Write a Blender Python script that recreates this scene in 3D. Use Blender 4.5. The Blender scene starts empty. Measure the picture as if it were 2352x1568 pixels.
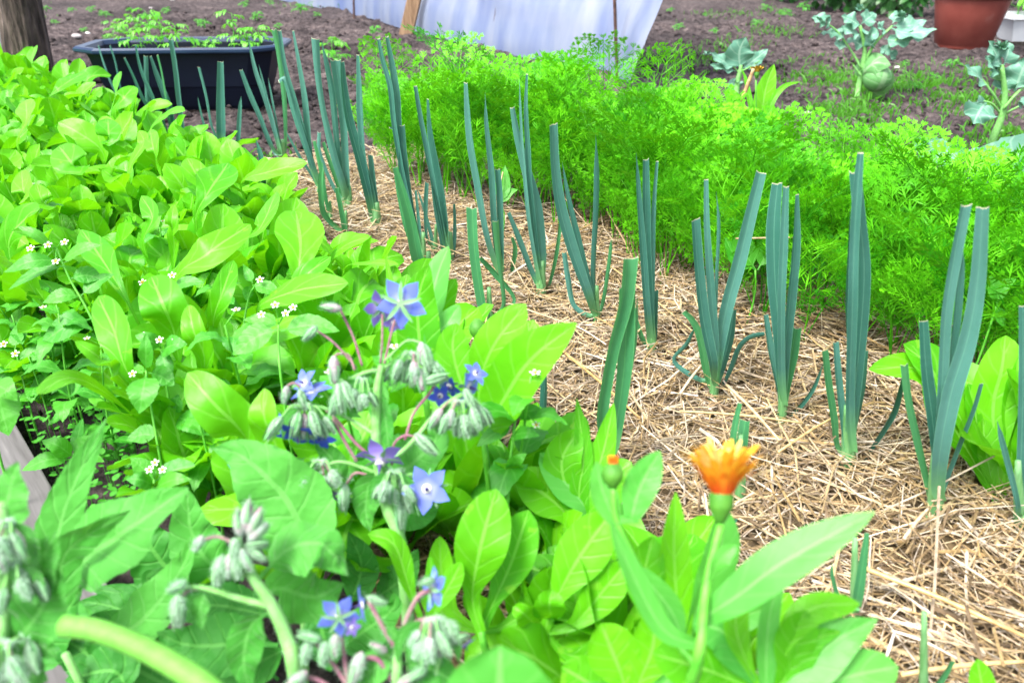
import bpy, math, random
import numpy as np
from mathutils import Vector, noise
S = bpy.context.scene
COL = S.collection
R = math.radians
# ------------------------------------------------------------------ camera, sky, sun, exposure
CAM = np.array([0.0, 0.0, 0.8]); PITCH = R(27.4); F = 1829.0; CU, CV = 1176.0, 784.0
cam = bpy.data.cameras.new('camera'); camo = bpy.data.objects.new('camera', cam); COL.objects.link(camo)
camo.location = CAM; camo.rotation_euler = (R(90) - PITCH, 0, 0)
cam.sensor_width = 36; cam.lens = 28.0; cam.clip_start = .05; cam.clip_end = 200
cam.dof.use_dof = True; cam.dof.focus_distance = 1.75; cam.dof.aperture_fstop = 5.0
S.camera = camo
SUN_EL, SUN_AZ = R(60), R(-128)          # azimuth measured from +Y towards +X
w = bpy.data.worlds.new('World'); S.world = w; w.use_nodes = True
nt = w.node_tree; bg = nt.nodes['Background']
sky = nt.nodes.new('ShaderNodeTexSky'); sky.sky_type = 'NISHITA'; sky.sun_disc = False
sky.sun_elevation = SUN_EL; sky.sun_rotation = SUN_AZ; sky.air_density = 1.0; sky.dust_density = 4.0; sky.ozone_density = 1.0
hs = nt.nodes.new('ShaderNodeHueSaturation'); hs.inputs['Saturation'].default_value = .45
nt.links.new(sky.outputs[0], hs.inputs['Color']); nt.links.new(hs.outputs[0], bg.inputs[0]); bg.inputs[1].default_value = 0.125
sl = bpy.data.lights.new('sun', 'SUN'); so = bpy.data.objects.new('sun', sl); COL.objects.link(so)
sl.energy = 1.9; sl.angle = R(20); sl.color = (1.0, .965, .9)
sd = Vector((math.sin(SUN_AZ) * math.cos(SUN_EL), math.cos(SUN_AZ) * math.cos(SUN_EL), math.sin(SUN_EL)))
so.rotation_euler = (-sd).to_track_quat('-Z', 'Y').to_euler(); so.location = sd * 20
S.view_settings.view_transform = 'Standard'; S.view_settings.look = 'None'
S.view_settings.exposure = 1.88; S.view_settings.gamma = 1.0
S.cycles.max_bounces = 6; S.cycles.diffuse_bounces = 2; S.cycles.transmission_bounces = 3; S.cycles.transparent_max_bounces = 8
S.cycles.use_denoising = True
# ------------------------------------------------------------------ photo coordinates (a 2352 x 1568 picture) to world
FWD = np.array([0, math.cos(PITCH), -math.sin(PITCH)]); UP = np.array([0, math.sin(PITCH), math.cos(PITCH)]); RT = np.array([1.0, 0, 0])
def ray(u, v): return RT * ((u - CU) / F) + FWD - UP * ((v - CV) / F)
def G(u, v, z=0.0):
    r = ray(u, v); return CAM + r * ((z - CAM[2]) / r[2])
def AY(u, v, Y):
    r = ray(u, v); return CAM + r * (Y / r[1])
def AD(u, v, d): return CAM + ray(u, v) * d
A0 = G(2145, 1165); DD = np.array([-.65, .76, 0]); DD /= np.linalg.norm(DD); MM = np.array([DD[1], -DD[0], 0])
def ST(s, t, z=0.0): return A0 * [1, 1, 0] + DD * s + MM * t + np.array([0, 0, z])
def toST(p): q = p - A0; return float(q @ DD), float(q @ MM)
rnd = random.Random(7)
# ------------------------------------------------------------------ tagging
def tag(o, label=None, cat=None, group=None, kind=None):
    if label: o['label'] = label
    if cat: o['category'] = cat
    if group: o['group'] = group
    if kind: o['kind'] = kind
    return o
def empty(name, loc, label, cat, group=None, rz=0.0):
    o = bpy.data.objects.new(name, None); COL.objects.link(o); o.location = loc; o.rotation_euler = (0, 0, rz)
    o.empty_display_size = .05
    return tag(o, label, cat, group)
def copy_tree(o, parent=None, kids=None):
    c = o.copy(); COL.objects.link(c); c.parent = parent
    for ch in (kids or KIDS).get(o.name, []): copy_tree(ch, c)
    return c
KIDS = {}
def link(name, me, mats, parent=None, local=True):
    o = bpy.data.objects.new(name, me); COL.objects.link(o)
    if parent is not None:
        o.parent = parent
        KIDS.setdefault(parent.name, []).append(o)
        if not local:            # geometry given in world coordinates
            off = Vector(parent.location); q = parent.parent
            while q: off += q.location; q = q.parent
            me.transform(__import__('mathutils').Matrix.Translation(-off))
    for m in (mats if isinstance(mats, (list, tuple)) else [mats]): me.materials.append(m)
    return o
# ------------------------------------------------------------------ mesh collector
class MB:
    def __init__(s): s.v = []; s.f = []; s.uv = []; s.n = 0; s.col = []; s.mi = []
    def add(s, verts, faces, uvs=None, col=None, mi=0):
        b = s.n; verts = np.asarray(verts, float); s.v.append(verts); s.n += len(verts)
        for f in faces: s.f.append(tuple(i + b for i in f))
        s.mi += [mi] * len(faces)
        s.uv.append(np.zeros((len(verts), 2)) if uvs is None else np.asarray(uvs, float))
        s.col.append(np.tile(np.array([1, 1, 1, 1.0] if col is None else list(col) + [1.0]), (len(verts), 1)))
    def mesh(s, name, smooth=True, col=False):
        V = np.concatenate(s.v); me = bpy.data.meshes.new(name)
        me.from_pydata(V.tolist(), [], s.f)
        UV = np.concatenate(s.uv); li = np.zeros(len(me.loops), np.int32); me.loops.foreach_get('vertex_index', li)
        l = me.uv_layers.new(name='UVMap'); l.data.foreach_set('uv', UV[li].ravel())
        if col:
            c = me.color_attributes.new('tint', 'FLOAT_COLOR', 'POINT'); c.data.foreach_set('color', np.concatenate(s.col).ravel())
        if smooth: me.polygons.foreach_set('use_smooth', [True] * len(me.polygons))
        if any(s.mi): me.polygons.foreach_set('material_index', s.mi)
        me.update(); return me
def norm(a): return a / (np.linalg.norm(a) + 1e-12)
def catmull(pts, n):
    P = [np.asarray(p, float) for p in pts]
    if len(P) == 2: P = [P[0], (P[0] + P[1]) / 2, P[1]]
    P = [2 * P[0] - P[1]] + P + [2 * P[-1] - P[-2]]
    m = len(P) - 3; out = []
    for i in range(n):
        x = i / (n - 1) * m; k = min(int(x), m - 1); t = x - k
        a, b, c, d = P[k:k + 4]
        out.append(.5 * ((2 * b) + (c - a) * t + (2 * a - 5 * b + 4 * c - d) * t * t + (-a + 3 * b - 3 * c + d) * t ** 3))
    return np.array(out)
def tube(mb, pts, rad, nseg=10, k=6, cap=True, smooth_pts=True, mi=0, col=None):
    P = catmull(pts, nseg + 1) if smooth_pts else np.array(pts, float)
    n = len(P); rads = np.interp(np.linspace(0, 1, n), np.linspace(0, 1, len(rad)), rad) if hasattr(rad, '__len__') else np.full(n, rad)
    V = []; U = []; N = None
    for i in range(n):
        T = norm(P[min(i + 1, n - 1)] - P[max(i - 1, 0)])
        if N is None: N = norm(np.cross(T, [0.31, .17, .93] if abs(T[2]) < .9 else [1, 0, 0]))
        N = norm(N - T * (N @ T)); B = np.cross(T, N)
        for j in range(k):
            a = 2 * math.pi * j / k; V.append(P[i] + rads[i] * (math.cos(a) * N + math.sin(a) * B)); U.append((j / k, i / (n - 1)))
    Fc = [(i * k + j, i * k + (j + 1) % k, (i + 1) * k + (j + 1) % k, (i + 1) * k + j) for i in range(n - 1) for j in range(k)]
    if cap: Fc += [tuple(range(k))[::-1], tuple((n - 1) * k + j for j in range(k))]
    mb.add(V, Fc, U, col, mi); return P
def ribbon(mb, pts, W, prof, nrm, fold=.15, wave=0., wf=3., ns=14, nc=4, serr=0., sn=9, curl=0., twist=0., wavec=0., ph=0., mi=0, asym=0., crk=0., crs=1.):
    """blade along pts; prof(t) width profile; nrm = upper side hint. UV = across, along."""
    P = catmull(pts, ns + 1); V = []; U = []
    ln = np.concatenate([[0], np.cumsum(np.linalg.norm(np.diff(P, axis=0), axis=1))]); ln /= ln[-1]
    for i in range(ns + 1):
        t = ln[i]; T = norm(P[min(i + 1, ns)] - P[max(i - 1, 0)])
        N = np.asarray(nrm, float); N = norm(N - T * (N @ T)); Sd = np.cross(T, N)
        if twist: a = twist * t; N, Sd = N * math.cos(a) + Sd * math.sin(a), Sd * math.cos(a) - N * math.sin(a)
        hw = .5 * W * prof(t)
        if serr: hw *= 1 + serr * (1 - 2 * ((t * sn) % 1.0)) * min(1, 4 * t * (1 - t) + .1)
        for j in range(nc + 1):
            x = 2 * j / nc - 1; cr = crk * W * noise.noise(Vector((x * hw / W * 9 * crs + ph, t * 9 * crs, ph * 3))) if crk else 0
            d = fold * abs(x) * hw + curl * x * x * hw + wave * W * .5 * math.sin(wf * 6.283 * t + ph + (1.3 if x > 0 else 0)) * abs(x) ** 1.5 * min(1, hw / (W * .25 + 1e-9))
            V.append(P[i] + Sd * (x * hw * (1 + (asym if x > 0 else -asym))) + N * (d + cr)); U.append((j / nc, t))
    q = nc + 1
    mb.add(V, [(i * q + j, i * q + j + 1, (i + 1) * q + j + 1, (i + 1) * q + j) for i in range(ns) for j in range(nc)], U, None, mi)
def prof_spat(t):      # spoon shaped with a winged stalk
    if t < .2: return .20 + .06 * t / .2
    if t < .66: x = (t - .2) / .46; return .26 + .74 * (x * x * (3 - 2 * x)) ** .85
    x = (t - .66) / .34; return max(.02, (1 - x ** 2.1) ** .62)
def prof_ovate(t):
    if t < .12: return .07
    x = (t - .12) / .88; return max(.02, (math.sin(math.pi * x ** .72) ** .85) * (1 - .15 * x))
def prof_lance(t): return max(.03, math.sin(math.pi * min(1, t * .96 + .03) ** .9) ** .8)
def prof_lanceb(t): return max(.03, .45 + .55 * math.sin(math.pi * min(1, t * 1.1)) if t < .5 else math.cos((t - .5) * math.pi) ** .75 if t < .995 else .03)
def prof_petal(t): return max(.02, math.sin(math.pi * (t * .93 + .07) ** 1.0)) * (1 if t < .6 else 1 - (t - .6) * .7)
def ellipsoid(mb, c, ax, L, r, n=8, k=8, shape=None, mi=0, jit=0):
    T = norm(np.asarray(ax, float)); N = norm(np.cross(T, [.3, .2, .9] if abs(T[2]) < .8 else [1, .1, 0])); B = np.cross(T, N); V = []
    for i in range(n + 1):
        t = i / n; rr = r * (shape(t) if shape else math.sin(math.pi * max(.02, min(.98, t))))
        for j in range(k):
            a = 2 * math.pi * j / k; q = rr * (1 + jit * math.sin(5 * a)); V.append(np.asarray(c) + T * (t - .5) * L + q * (math.cos(a) * N + math.sin(a) * B))
    Fc = [(i * k + j, i * k + (j + 1) % k, (i + 1) * k + (j + 1) % k, (i + 1) * k + j) for i in range(n) for j in range(k)]
    Fc += [tuple(range(k))[::-1], tuple(n * k + j for j in range(k))]
    mb.add(V, Fc, [(j / k, i / n) for i in range(n + 1) for j in range(k)], None, mi)
def box(mb, c, sz, ax=None, bev=0, mi=0):
    A = np.eye(3) if ax is None else np.array(ax); h = np.array(sz) / 2; c = np.asarray(c, float)
    V = [c + A.T @ (h * np.array([x, y, z])) for x in (-1, 1) for y in (-1, 1) for z in (-1, 1)]
    mb.add(V, [(0, 1, 3, 2), (4, 6, 7, 5), (0, 4, 5, 1), (2, 3, 7, 6), (0, 2, 6, 4), (1, 5, 7, 3)], [(0, 0)] * 8, None, mi)
# ------------------------------------------------------------------ materials
def mat(name):
    m = bpy.data.materials.new(name); m.use_nodes = True; n = m.node_tree.nodes; return m, n, m.node_tree.links, n['Principled BSDF']
def rgb(c): return (c[0], c[1], c[2], 1)
def ramp(n, cols, pos=None):
    r = n.new('ShaderNodeValToRGB'); e = r.color_ramp.elements
    while len(e) < len(cols): e.new(.5)
    for i, c in enumerate(cols): e[i].position = pos[i] if pos else i / (len(cols) - 1); e[i].color = rgb(c)
    return r
def mth(n, l, op, a, b=None, c=None):
    m = n.new('ShaderNodeMath'); m.operation = op
    for i, x in enumerate((a, b, c)):
        if x is None: continue
        if hasattr(x, 'is_output'): l.new(x, m.inputs[i])
        else: m.inputs[i].default_value = x
    return m.outputs[0]
def mixc(n, l, f, a, b):
    m = n.new('ShaderNodeMix'); m.data_type = 'RGBA'
    for i, x in ((0, f), (6, a), (7, b)):
        if hasattr(x, 'is_output'): l.new(x, m.inputs[i])
        else: m.inputs[i].default_value = x if i == 0 else rgb(x)
    return m.outputs[2]
def leafmat(name, c1, c2, vein, rough=.42, trans=.35, veins=7, vstr=.5, bump=.25, spots=0., spec=.5, tcol=None, mid=.035, tip=None, linear=False, puck=14, yel=None, sheen=0., edge=False):
    m, n, l, P = mat(name); uv = n.new('ShaderNodeUVMap'); sx = n.new('ShaderNodeSeparateXYZ'); l.new(uv.outputs[0], sx.inputs[0])
    U, V = sx.outputs[0], sx.outputs[1]; a = mth(n, l, 'ABSOLUTE', mth(n, l, 'SUBTRACT', U, .5))
    midr = mth(n, l, 'LESS_THAN', a, mid)
    oi = n.new('ShaderNodeObjectInfo'); tc = n.new('ShaderNodeTexCoord')
    ns = n.new('ShaderNodeTexNoise'); ns.inputs['Scale'].default_value = 16; ns.inputs['Detail'].default_value = 3; l.new(tc.outputs['Object'], ns.inputs[0])
    f = mth(n, l, 'ADD', mth(n, l, 'MULTIPLY', ns.outputs[0], .7), mth(n, l, 'MULTIPLY', mth(n, l, 'SUBTRACT', oi.outputs['Random'], .5), .9)); f = mth(n, l, 'ADD', f, .15)
    cc = mixc(n, l, f, c1, c2)
    if linear:
        wv = mth(n, l, 'SINE', mth(n, l, 'MULTIPLY', U, 75)); vn = mth(n, l, 'MULTIPLY', mth(n, l, 'ADD', wv, 1), .25 * vstr)
    else:
        ang = mth(n, l, 'ADD', mth(n, l, 'MULTIPLY', V, veins * 6.283), mth(n, l, 'MULTIPLY', a, -14)); n2 = mth(n, l, 'MULTIPLY', mth(n, l, 'SUBTRACT', ns.outputs[0], .5), 3)
        wv = mth(n, l, 'SINE', mth(n, l, 'ADD', ang, n2)); vn = mth(n, l, 'MULTIPLY', mth(n, l, 'POWER', mth(n, l, 'MAXIMUM', wv, 0), 9), vstr)
    vn = mth(n, l, 'MAXIMUM', vn, mth(n, l, 'MULTIPLY', midr, .75))
    if edge: vn = mth(n, l, 'MAXIMUM', vn, mth(n, l, 'MULTIPLY', mth(n, l, 'GREATER_THAN', a, .465), .9))
    cc = mixc(n, l, vn, cc, vein)
    if yel:
        nz = n.new('ShaderNodeTexNoise'); nz.inputs['Scale'].default_value = 45; l.new(tc.outputs['Object'], nz.inputs[0])
        cc = mixc(n, l, mth(n, l, 'MULTIPLY', mth(n, l, 'GREATER_THAN', nz.outputs[0], .70), .6), cc, yel)
    if edge: cc = mixc(n, l, mth(n, l, 'MULTIPLY', mth(n, l, 'MAXIMUM', mth(n, l, 'SUBTRACT', .20, V), 0), 5), cc, (.16, .44, .16))
    if tip: cc = mixc(n, l, mth(n, l, 'GREATER_THAN', V, .9965), cc, tip)
    l.new(cc, P.inputs['Base Color']); P.inputs['Roughness'].default_value = rough; P.inputs['Specular IOR Level'].default_value = spec
    if sheen: P.inputs['Sheen Weight'].default_value = sheen; P.inputs['Sheen Roughness'].default_value = .4
    hn = n.new('ShaderNodeTexNoise'); hn.inputs['Scale'].default_value = puck * 6; l.new(tc.outputs['Object'], hn.inputs[0])
    h = mth(n, l, 'ADD', mth(n, l, 'MULTIPLY', vn, -.6), mth(n, l, 'MULTIPLY', hn.outputs[0], .8))
    b = n.new('ShaderNodeBump'); b.inputs['Strength'].default_value = bump; b.inputs['Distance'].default_value = .003; l.new(h, b.inputs['Height']); l.new(b.outputs[0], P.inputs['Normal'])
    if trans:
        t = n.new('ShaderNodeBsdfTranslucent')
        tm = mixc(n, l, .75, cc, tcol or (c2[0] * 1.5, c2[1] * 1.25, c2[2] * .4)); l.new(tm, t.inputs[0]); l.new(b.outputs[0], t.inputs['Normal'])
        mx = n.new('ShaderNodeMixShader'); mx.inputs[0].default_value = trans; l.new(P.outputs[0], mx.inputs[1]); l.new(t.outputs[0], mx.inputs[2]); l.new(mx.outputs[0], n['Material Output'].inputs[0])
    return m
def plain(name, c1, c2, rough=.6, scale=20, bump=.3, spec=.4, dist=.004, metal=0, detail=4, tex='Object', c3=None, stretch=None):
    m, n, l, P = mat(name); tc = n.new('ShaderNodeTexCoord'); ns = n.new('ShaderNodeTexNoise'); ns.inputs['Scale'].default_value = scale; ns.inputs['Detail'].default_value = detail
    src = tc.outputs[tex]
    if stretch:
        mp = n.new('ShaderNodeMapping'); mp.inputs['Scale'].default_value = stretch; l.new(src, mp.inputs[0]); src = mp.outputs[0]
    l.new(src, ns.inputs[0]); r = ramp(n, [c1, c2] + ([c3] if c3 else []), [.32, .62] + ([.72] if c3 else [])); l.new(ns.outputs[0], r.inputs[0])
    l.new(r.outputs[0], P.inputs['Base Color']); P.inputs['Roughness'].default_value = rough; P.inputs['Specular IOR Level'].default_value = spec; P.inputs['Metallic'].default_value = metal
    if bump:
        b = n.new('ShaderNodeBump'); b.inputs['Strength'].default_value = bump; b.inputs['Distance'].default_value = dist; l.new(ns.outputs[0], b.inputs['Height']); l.new(b.outputs[0], P.inputs['Normal'])
    return m
M = {}
M['cal'] = leafmat('marigold_leaf', (.055, .32, .005), (.145, .52, .010), (.23, .58, .08), rough=.42, trans=.38, veins=7, vstr=.30, bump=.7, puck=6, spec=.28, yel=(.20, .50, .03))
M['calnear'] = leafmat('marigold_leaf_pale', (.050, .31, .03), (.105, .43, .055), (.19, .50, .12), rough=.45, trans=.35, veins=6, vstr=.22, bump=.35, puck=6, spec=.45)
M['leek'] = leafmat('leek_leaf', (.019, .112, .088), (.068, .20, .172), (.11, .30, .22), rough=.42, trans=.14, vstr=.45, bump=.3, linear=True, mid=.025, edge=True, tip=(.55, .55, .38), tcol=(.07, .3, .08), spec=.4)
M['leekpale'] = leafmat('leek_leaf_pale', (.035, .19, .08), (.065, .27, .11), (.10, .36, .13), rough=.45, trans=.22, vstr=.4, bump=.3, linear=True, mid=.03, edge=True, tip=(.6, .6, .42), tcol=(.12, .4, .08))
M['car'] = leafmat('carrot_leaf', (.014, .16, .004), (.16, .62, .014), (.12, .45, .03), rough=.45, trans=.20, vstr=.0, bump=.0, spec=.12)
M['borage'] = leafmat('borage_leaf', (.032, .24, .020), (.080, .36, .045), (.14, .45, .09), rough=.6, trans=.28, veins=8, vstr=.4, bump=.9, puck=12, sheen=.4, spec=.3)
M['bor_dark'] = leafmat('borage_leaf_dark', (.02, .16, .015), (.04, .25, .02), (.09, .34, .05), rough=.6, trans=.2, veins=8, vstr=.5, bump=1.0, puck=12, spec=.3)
M['gal'] = leafmat('weed_leaf', (.030, .25, .010), (.075, .37, .02), (.12, .44, .06), rough=.5, trans=.35, veins=5, vstr=.35, bump=.4)
M['bras'] = leafmat('cabbage_leaf', (.075, .22, .145), (.13, .31, .22), (.28, .46, .34), rough=.5, trans=.15, veins=5, vstr=.5, bump=.4, tcol=(.12, .35, .06))
M['tom'] = leafmat('tomato_leaf', (.06, .36, .01), (.13, .48, .02), (.2, .46, .1), trans=.35, vstr=.3)
M['shrub'] = leafmat('shrub_leaf', (.012, .07, .012), (.03, .16, .02), (.06, .2, .04), trans=.2, vstr=.3)
M['grass'] = leafmat('grass_blade', (.03, .17, .008), (.08, .30, .014), (.15, .4, .05), trans=.35, vstr=0, linear=True)
M['stem'] = plain('green_stem', (.06, .32, .02), (.12, .44, .04), rough=.5, scale=60, bump=.1)
M['stem_hairy'] = plain('hairy_stem', (.13, .38, .07), (.20, .46, .14), rough=.7, scale=90, bump=.3)
M['stem_pink'] = plain('pink_stem', (.24, .08, .14), (.28, .17, .17), rough=.7, scale=50, bump=.2)
M['leekbase'] = plain('leek_base', (.10, .28, .09), (.17, .38, .16), rough=.45, scale=30, bump=.05, stretch=(6, 6, .5))
M['bud'] = plain('hairy_bud', (.20, .40, .20), (.36, .50, .34), rough=.8, scale=120, bump=.5)
def budmat(name, c1, c2):
    m, n, l, P = mat(name); uv = n.new('ShaderNodeUVMap'); sx = n.new('ShaderNodeSeparateXYZ'); l.new(uv.outputs[0], sx.inputs[0]); tc = n.new('ShaderNodeTexCoord'); ns = n.new('ShaderNodeTexNoise'); ns.inputs['Scale'].default_value = 400; l.new(tc.outputs['Object'], ns.inputs[0])
    f = mth(n, l, 'ADD', mth(n, l, 'MULTIPLY', mth(n, l, 'SINE', mth(n, l, 'MULTIPLY', sx.outputs[0], 31.4)), .45), ns.outputs[0]); r = ramp(n, [c1, c2], [.15, .8]); l.new(f, r.inputs[0]); l.new(r.outputs[0], P.inputs['Base Color']); P.inputs['Roughness'].default_value = .9; P.inputs['Sheen Weight'].default_value = .15
    b = n.new('ShaderNodeBump'); b.inputs['Strength'].default_value = .8; b.inputs['Distance'].default_value = .002; l.new(f, b.inputs['Height']); l.new(b.outputs[0], P.inputs['Normal']); return m
M['bud'] = budmat('hairy_bud', (.09, .32, .09), (.28, .46, .28))
M['budpink'] = plain('pink_bud', (.34, .17, .26), (.26, .36, .28), rough=.8, scale=90, bump=.5)
M['hair'] = plain('white_hairs', (.34, .56, .38), (.42, .62, .46), rough=.9, scale=10, bump=0)
M['calyx'] = plain('calyx', (.03, .15, .01), (.07, .24, .02), rough=.6, scale=60, bump=.3)
M['sepal'] = plain('sepal', (.10, .29, .11), (.2, .38, .19), rough=.8, scale=60, bump=.3)
def petalmat(name, c1, c2, rough=.6, ps=(.05, .4)):
    m, n, l, P = mat(name); uv = n.new('ShaderNodeUVMap'); sx = n.new('ShaderNodeSeparateXYZ'); l.new(uv.outputs[0], sx.inputs[0])
    r = ramp(n, [c1, c2], list(ps)); l.new(sx.outputs[1], r.inputs[0]); l.new(r.outputs[0], P.inputs['Base Color']); P.inputs['Roughness'].default_value = rough
    t = n.new('ShaderNodeBsdfTranslucent'); l.new(r.outputs[0], t.inputs[0]); mx = n.new('ShaderNodeMixShader'); mx.inputs[0].default_value = .3
    l.new(P.outputs[0], mx.inputs[1]); l.new(t.outputs[0], mx.inputs[2]); l.new(mx.outputs[0], n['Material Output'].inputs[0]); return m
M['blue'] = petalmat('blue_petal', (.34, .38, .62), (.12, .17, .62)); M['deepblue'] = petalmat('deep_blue_petal', (.12, .12, .5), (.035, .07, .50))
M['violet'] = petalmat('violet_petal', (.45, .4, .6), (.22, .15, .55)); M['pinkp'] = petalmat('pink_petal', (.5, .35, .55), (.42, .18, .48))
M['white'] = plain('white_petal', (.6, .6, .56), (.7, .7, .66), rough=.6, bump=0)
M['cone'] = plain('dark_anther', (.03, .02, .12), (.06, .04, .2), rough=.5, bump=.1)
M['yellow'] = plain('yellow_disc', (.45, .24, .01), (.6, .38, .02), rough=.7, scale=300, bump=.8)
M['orange'] = petalmat('orange_ray', (.72, .12, .004), (.85, .42, .02), ps=(.15, .75)); M['orange2'] = petalmat('deep_orange_ray', (.62, .07, .003), (.78, .22, .006), ps=(.2, .8)); M['paleor'] = petalmat('pale_orange_ray', (.80, .28, .01), (.9, .60, .16), ps=(.1, .7))
# ------------------------------------------------------------------ soil
def soilmat():
    m, n, l, P = mat('soil'); tc = n.new('ShaderNodeTexCoord')
    a = n.new('ShaderNodeTexNoise'); a.inputs['Scale'].default_value = 22; a.inputs['Detail'].default_value = 8; a.inputs['Roughness'].default_value = .7; l.new(tc.outputs['Object'], a.inputs[0])
    v = n.new('ShaderNodeTexVoronoi'); v.inputs['Scale'].default_value = 38; l.new(tc.outputs['Object'], v.inputs[0])
    big = n.new('ShaderNodeTexNoise'); big.inputs['Scale'].default_value = 1.1; big.inputs['Detail'].default_value = 3; l.new(tc.outputs['Object'], big.inputs[0])
    r = ramp(n, [(.010, .008, .010), (.054, .043, .045), (.118, .095, .095), (.24, .20, .195)], [.3, .46, .6, .74]); l.new(a.outputs[0], r.inputs[0])
    r2 = ramp(n, [(.6, .6, .6), (1.2, 1.18, 1.15)], [.35, .62]); l.new(big.outputs[0], r2.inputs[0])
    mx = n.new('ShaderNodeMix'); mx.data_type = 'RGBA'; mx.blend_type = 'MULTIPLY'; mx.inputs[0].default_value = 1; l.new(r.outputs[0], mx.inputs[6]); l.new(r2.outputs[0], mx.inputs[7])
    l.new(mx.outputs[2], P.inputs['Base Color']); P.inputs['Roughness'].default_value = .95; P.inputs['Specular IOR Level'].default_value = .15
    h = mth(n, l, 'SUBTRACT', a.outputs[0], mth(n, l, 'MULTIPLY', v.outputs[0], .4)); b = n.new('ShaderNodeBump'); b.inputs['Strength'].default_value = 1; b.inputs['Distance'].default_value = .035; l.new(h, b.inputs['Height']); l.new(b.outputs[0], P.inputs['Normal'])
    return m
M['soil'] = soilmat()
def soil_h(x, y):
    far = min(1, max(0, (y - 2.0) / 2.0))
    p = Vector((x, y, 0)); h = .045 * far * noise.noise(p * 1.3) + .045 * noise.noise(p * 5 + Vector((3, 1, 0))) * (.3 + .7 * far) + .028 * noise.noise(p * 14) * (.4 + .6 * far) + .009 * noise.noise(p * 33)
    return h - .045 + .02 * far
def axis(lo, hi, step, far):
    a = list(np.arange(lo, hi, step)); g = step * 1.5; x = hi; r = []
    while x < far: r.append(x); x += g; g *= 1.35
    x = lo - step; g = step * 1.5; q = []
    while x > -far: q.append(x); x -= g; g *= 1.35
    return np.array(q[::-1] + a + r)
xs = axis(-3.6, 5.2, .03, 70); ys = axis(.3, 8.4, .03, 70)
V = [(x, y, soil_h(x, y)) for y in ys for x in xs]; nx = len(xs)
me = bpy.data.meshes.new('ground'); me.from_pydata(V, [], [(j * nx + i, j * nx + i + 1, (j + 1) * nx + i + 1, (j + 1) * nx + i) for j in range(len(ys) - 1) for i in range(nx - 1)])
me.polygons.foreach_set('use_smooth', [True] * len(me.polygons)); tag(link('ground', me, M['soil']), kind='structure')
# crumbs and clods
ICO_V = np.array([(0, 0, 1), (.894, 0, .447), (.276, .851, .447), (-.724, .526, .447), (-.724, -.526, .447), (.276, -.851, .447), (.724, .526, -.447), (-.276, .851, -.447), (-.894, 0, -.447), (-.276, -.851, -.447), (.724, -.526, -.447), (0, 0, -1)])
ICO_F = [(0, 1, 2), (0, 2, 3), (0, 3, 4), (0, 4, 5), (0, 5, 1), (1, 6, 2), (2, 7, 3), (3, 8, 4), (4, 9, 5), (5, 10, 1), (2, 6, 7), (3, 7, 8), (4, 8, 9), (5, 9, 10), (1, 10, 6), (11, 7, 6), (11, 8, 7), (11, 9, 8), (11, 10, 9), (11, 6, 10)]
nr = np.random.default_rng(3); mb = MB()
for k in range(9000):
    y = 2.2 + 7.5 * nr.random() ** 1.3; x = (nr.random() - .47) * 1.45 * y
    s = .004 + .018 * nr.random() ** 3 + (.03 * nr.random() if nr.random() < .06 else 0)
    mb.add(ICO_V * (1 + .35 * (nr.random((12, 1)) - .5) * 2) * s * [1, 1, .7] + [x, y, soil_h(x, y) + s * .25], ICO_F)
for k in range(500):   # dark earth among the plants in the near bed
    p = ST(-1.2 + 2.5 * nr.random(), -.6 - 1.0 * nr.random()); s = .004 + .012 * nr.random() ** 2
    mb.add(ICO_V * (1 + .35 * (nr.random((12, 1)) - .5) * 2) * s + [p[0], p[1], soil_h(p[0], p[1]) + s * .2], ICO_F)
tag(link('soil_crumbs', mb.mesh('soil_crumbs', smooth=True), M['soil']), 'loose crumbs and clods of dry grey brown soil', 'soil', kind='stuff')
# ------------------------------------------------------------------ straw mulch
def strawmat():
    m, n, l, P = mat('straw'); c = n.new('ShaderNodeVertexColor'); c.layer_name = 'tint'; tc = n.new('ShaderNodeTexCoord'); ns = n.new('ShaderNodeTexNoise'); ns.inputs['Scale'].default_value = 90; l.new(tc.outputs['Object'], ns.inputs[0])
    r = ramp(n, [(.6, .56, .5), (1.15, 1.12, 1.05)], [.3, .65]); l.new(ns.outputs[0], r.inputs[0])
    mx = n.new('ShaderNodeMix'); mx.data_type = 'RGBA'; mx.blend_type = 'MULTIPLY'; mx.inputs[0].default_value = 1; l.new(c.outputs[0], mx.inputs[6]); l.new(r.outputs[0], mx.inputs[7])
    l.new(mx.outputs[2], P.inputs['Base Color']); P.inputs['Roughness'].default_value = .45; P.inputs['Specular IOR Level'].default_value = .45; return m
M['straw'] = strawmat()
M['thatch'] = plain('thatch', (.04, .028, .015), (.16, .11, .055), rough=.9, scale=60, bump=1, dist=.01, detail=6)
STRAWC = [(.42, .31, .18), (.50, .40, .26), (.35, .25, .13), (.56, .48, .38), (.38, .27, .13), (.26, .18, .10), (.58, .51, .44), (.47, .37, .21), (.17, .12, .075), (.36, .29, .22)]
def s_end(t): return 2.35 + .12 * math.sin(7 * t)
def mulch_h(s, t): return .012 + .028 * noise.noise(Vector((s * 3.1, t * 3.1, .7))) + .012 * noise.noise(Vector((s * 9, t * 9, 4)))
mb = MB(); nu, nv = 110, 50
V = []
for i in range(nu + 1):
    for j in range(nv + 1):
        t = -.75 + 1.6 * j / nv; s = -.9 + (s_end(t) + .9) * i / nu; e = min(1, (s_end(t) - s) / .15, (t + .75) / .1, (.85 - t) / .1)
        V.append(ST(s, t, mulch_h(s, t) - .012 - .05 * (1 - max(0, e))))
mb.add(V, [(i * (nv + 1) + j, i * (nv + 1) + j + 1, (i + 1) * (nv + 1) + j + 1, (i + 1) * (nv + 1) + j) for i in range(nu) for j in range(nv)])
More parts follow.
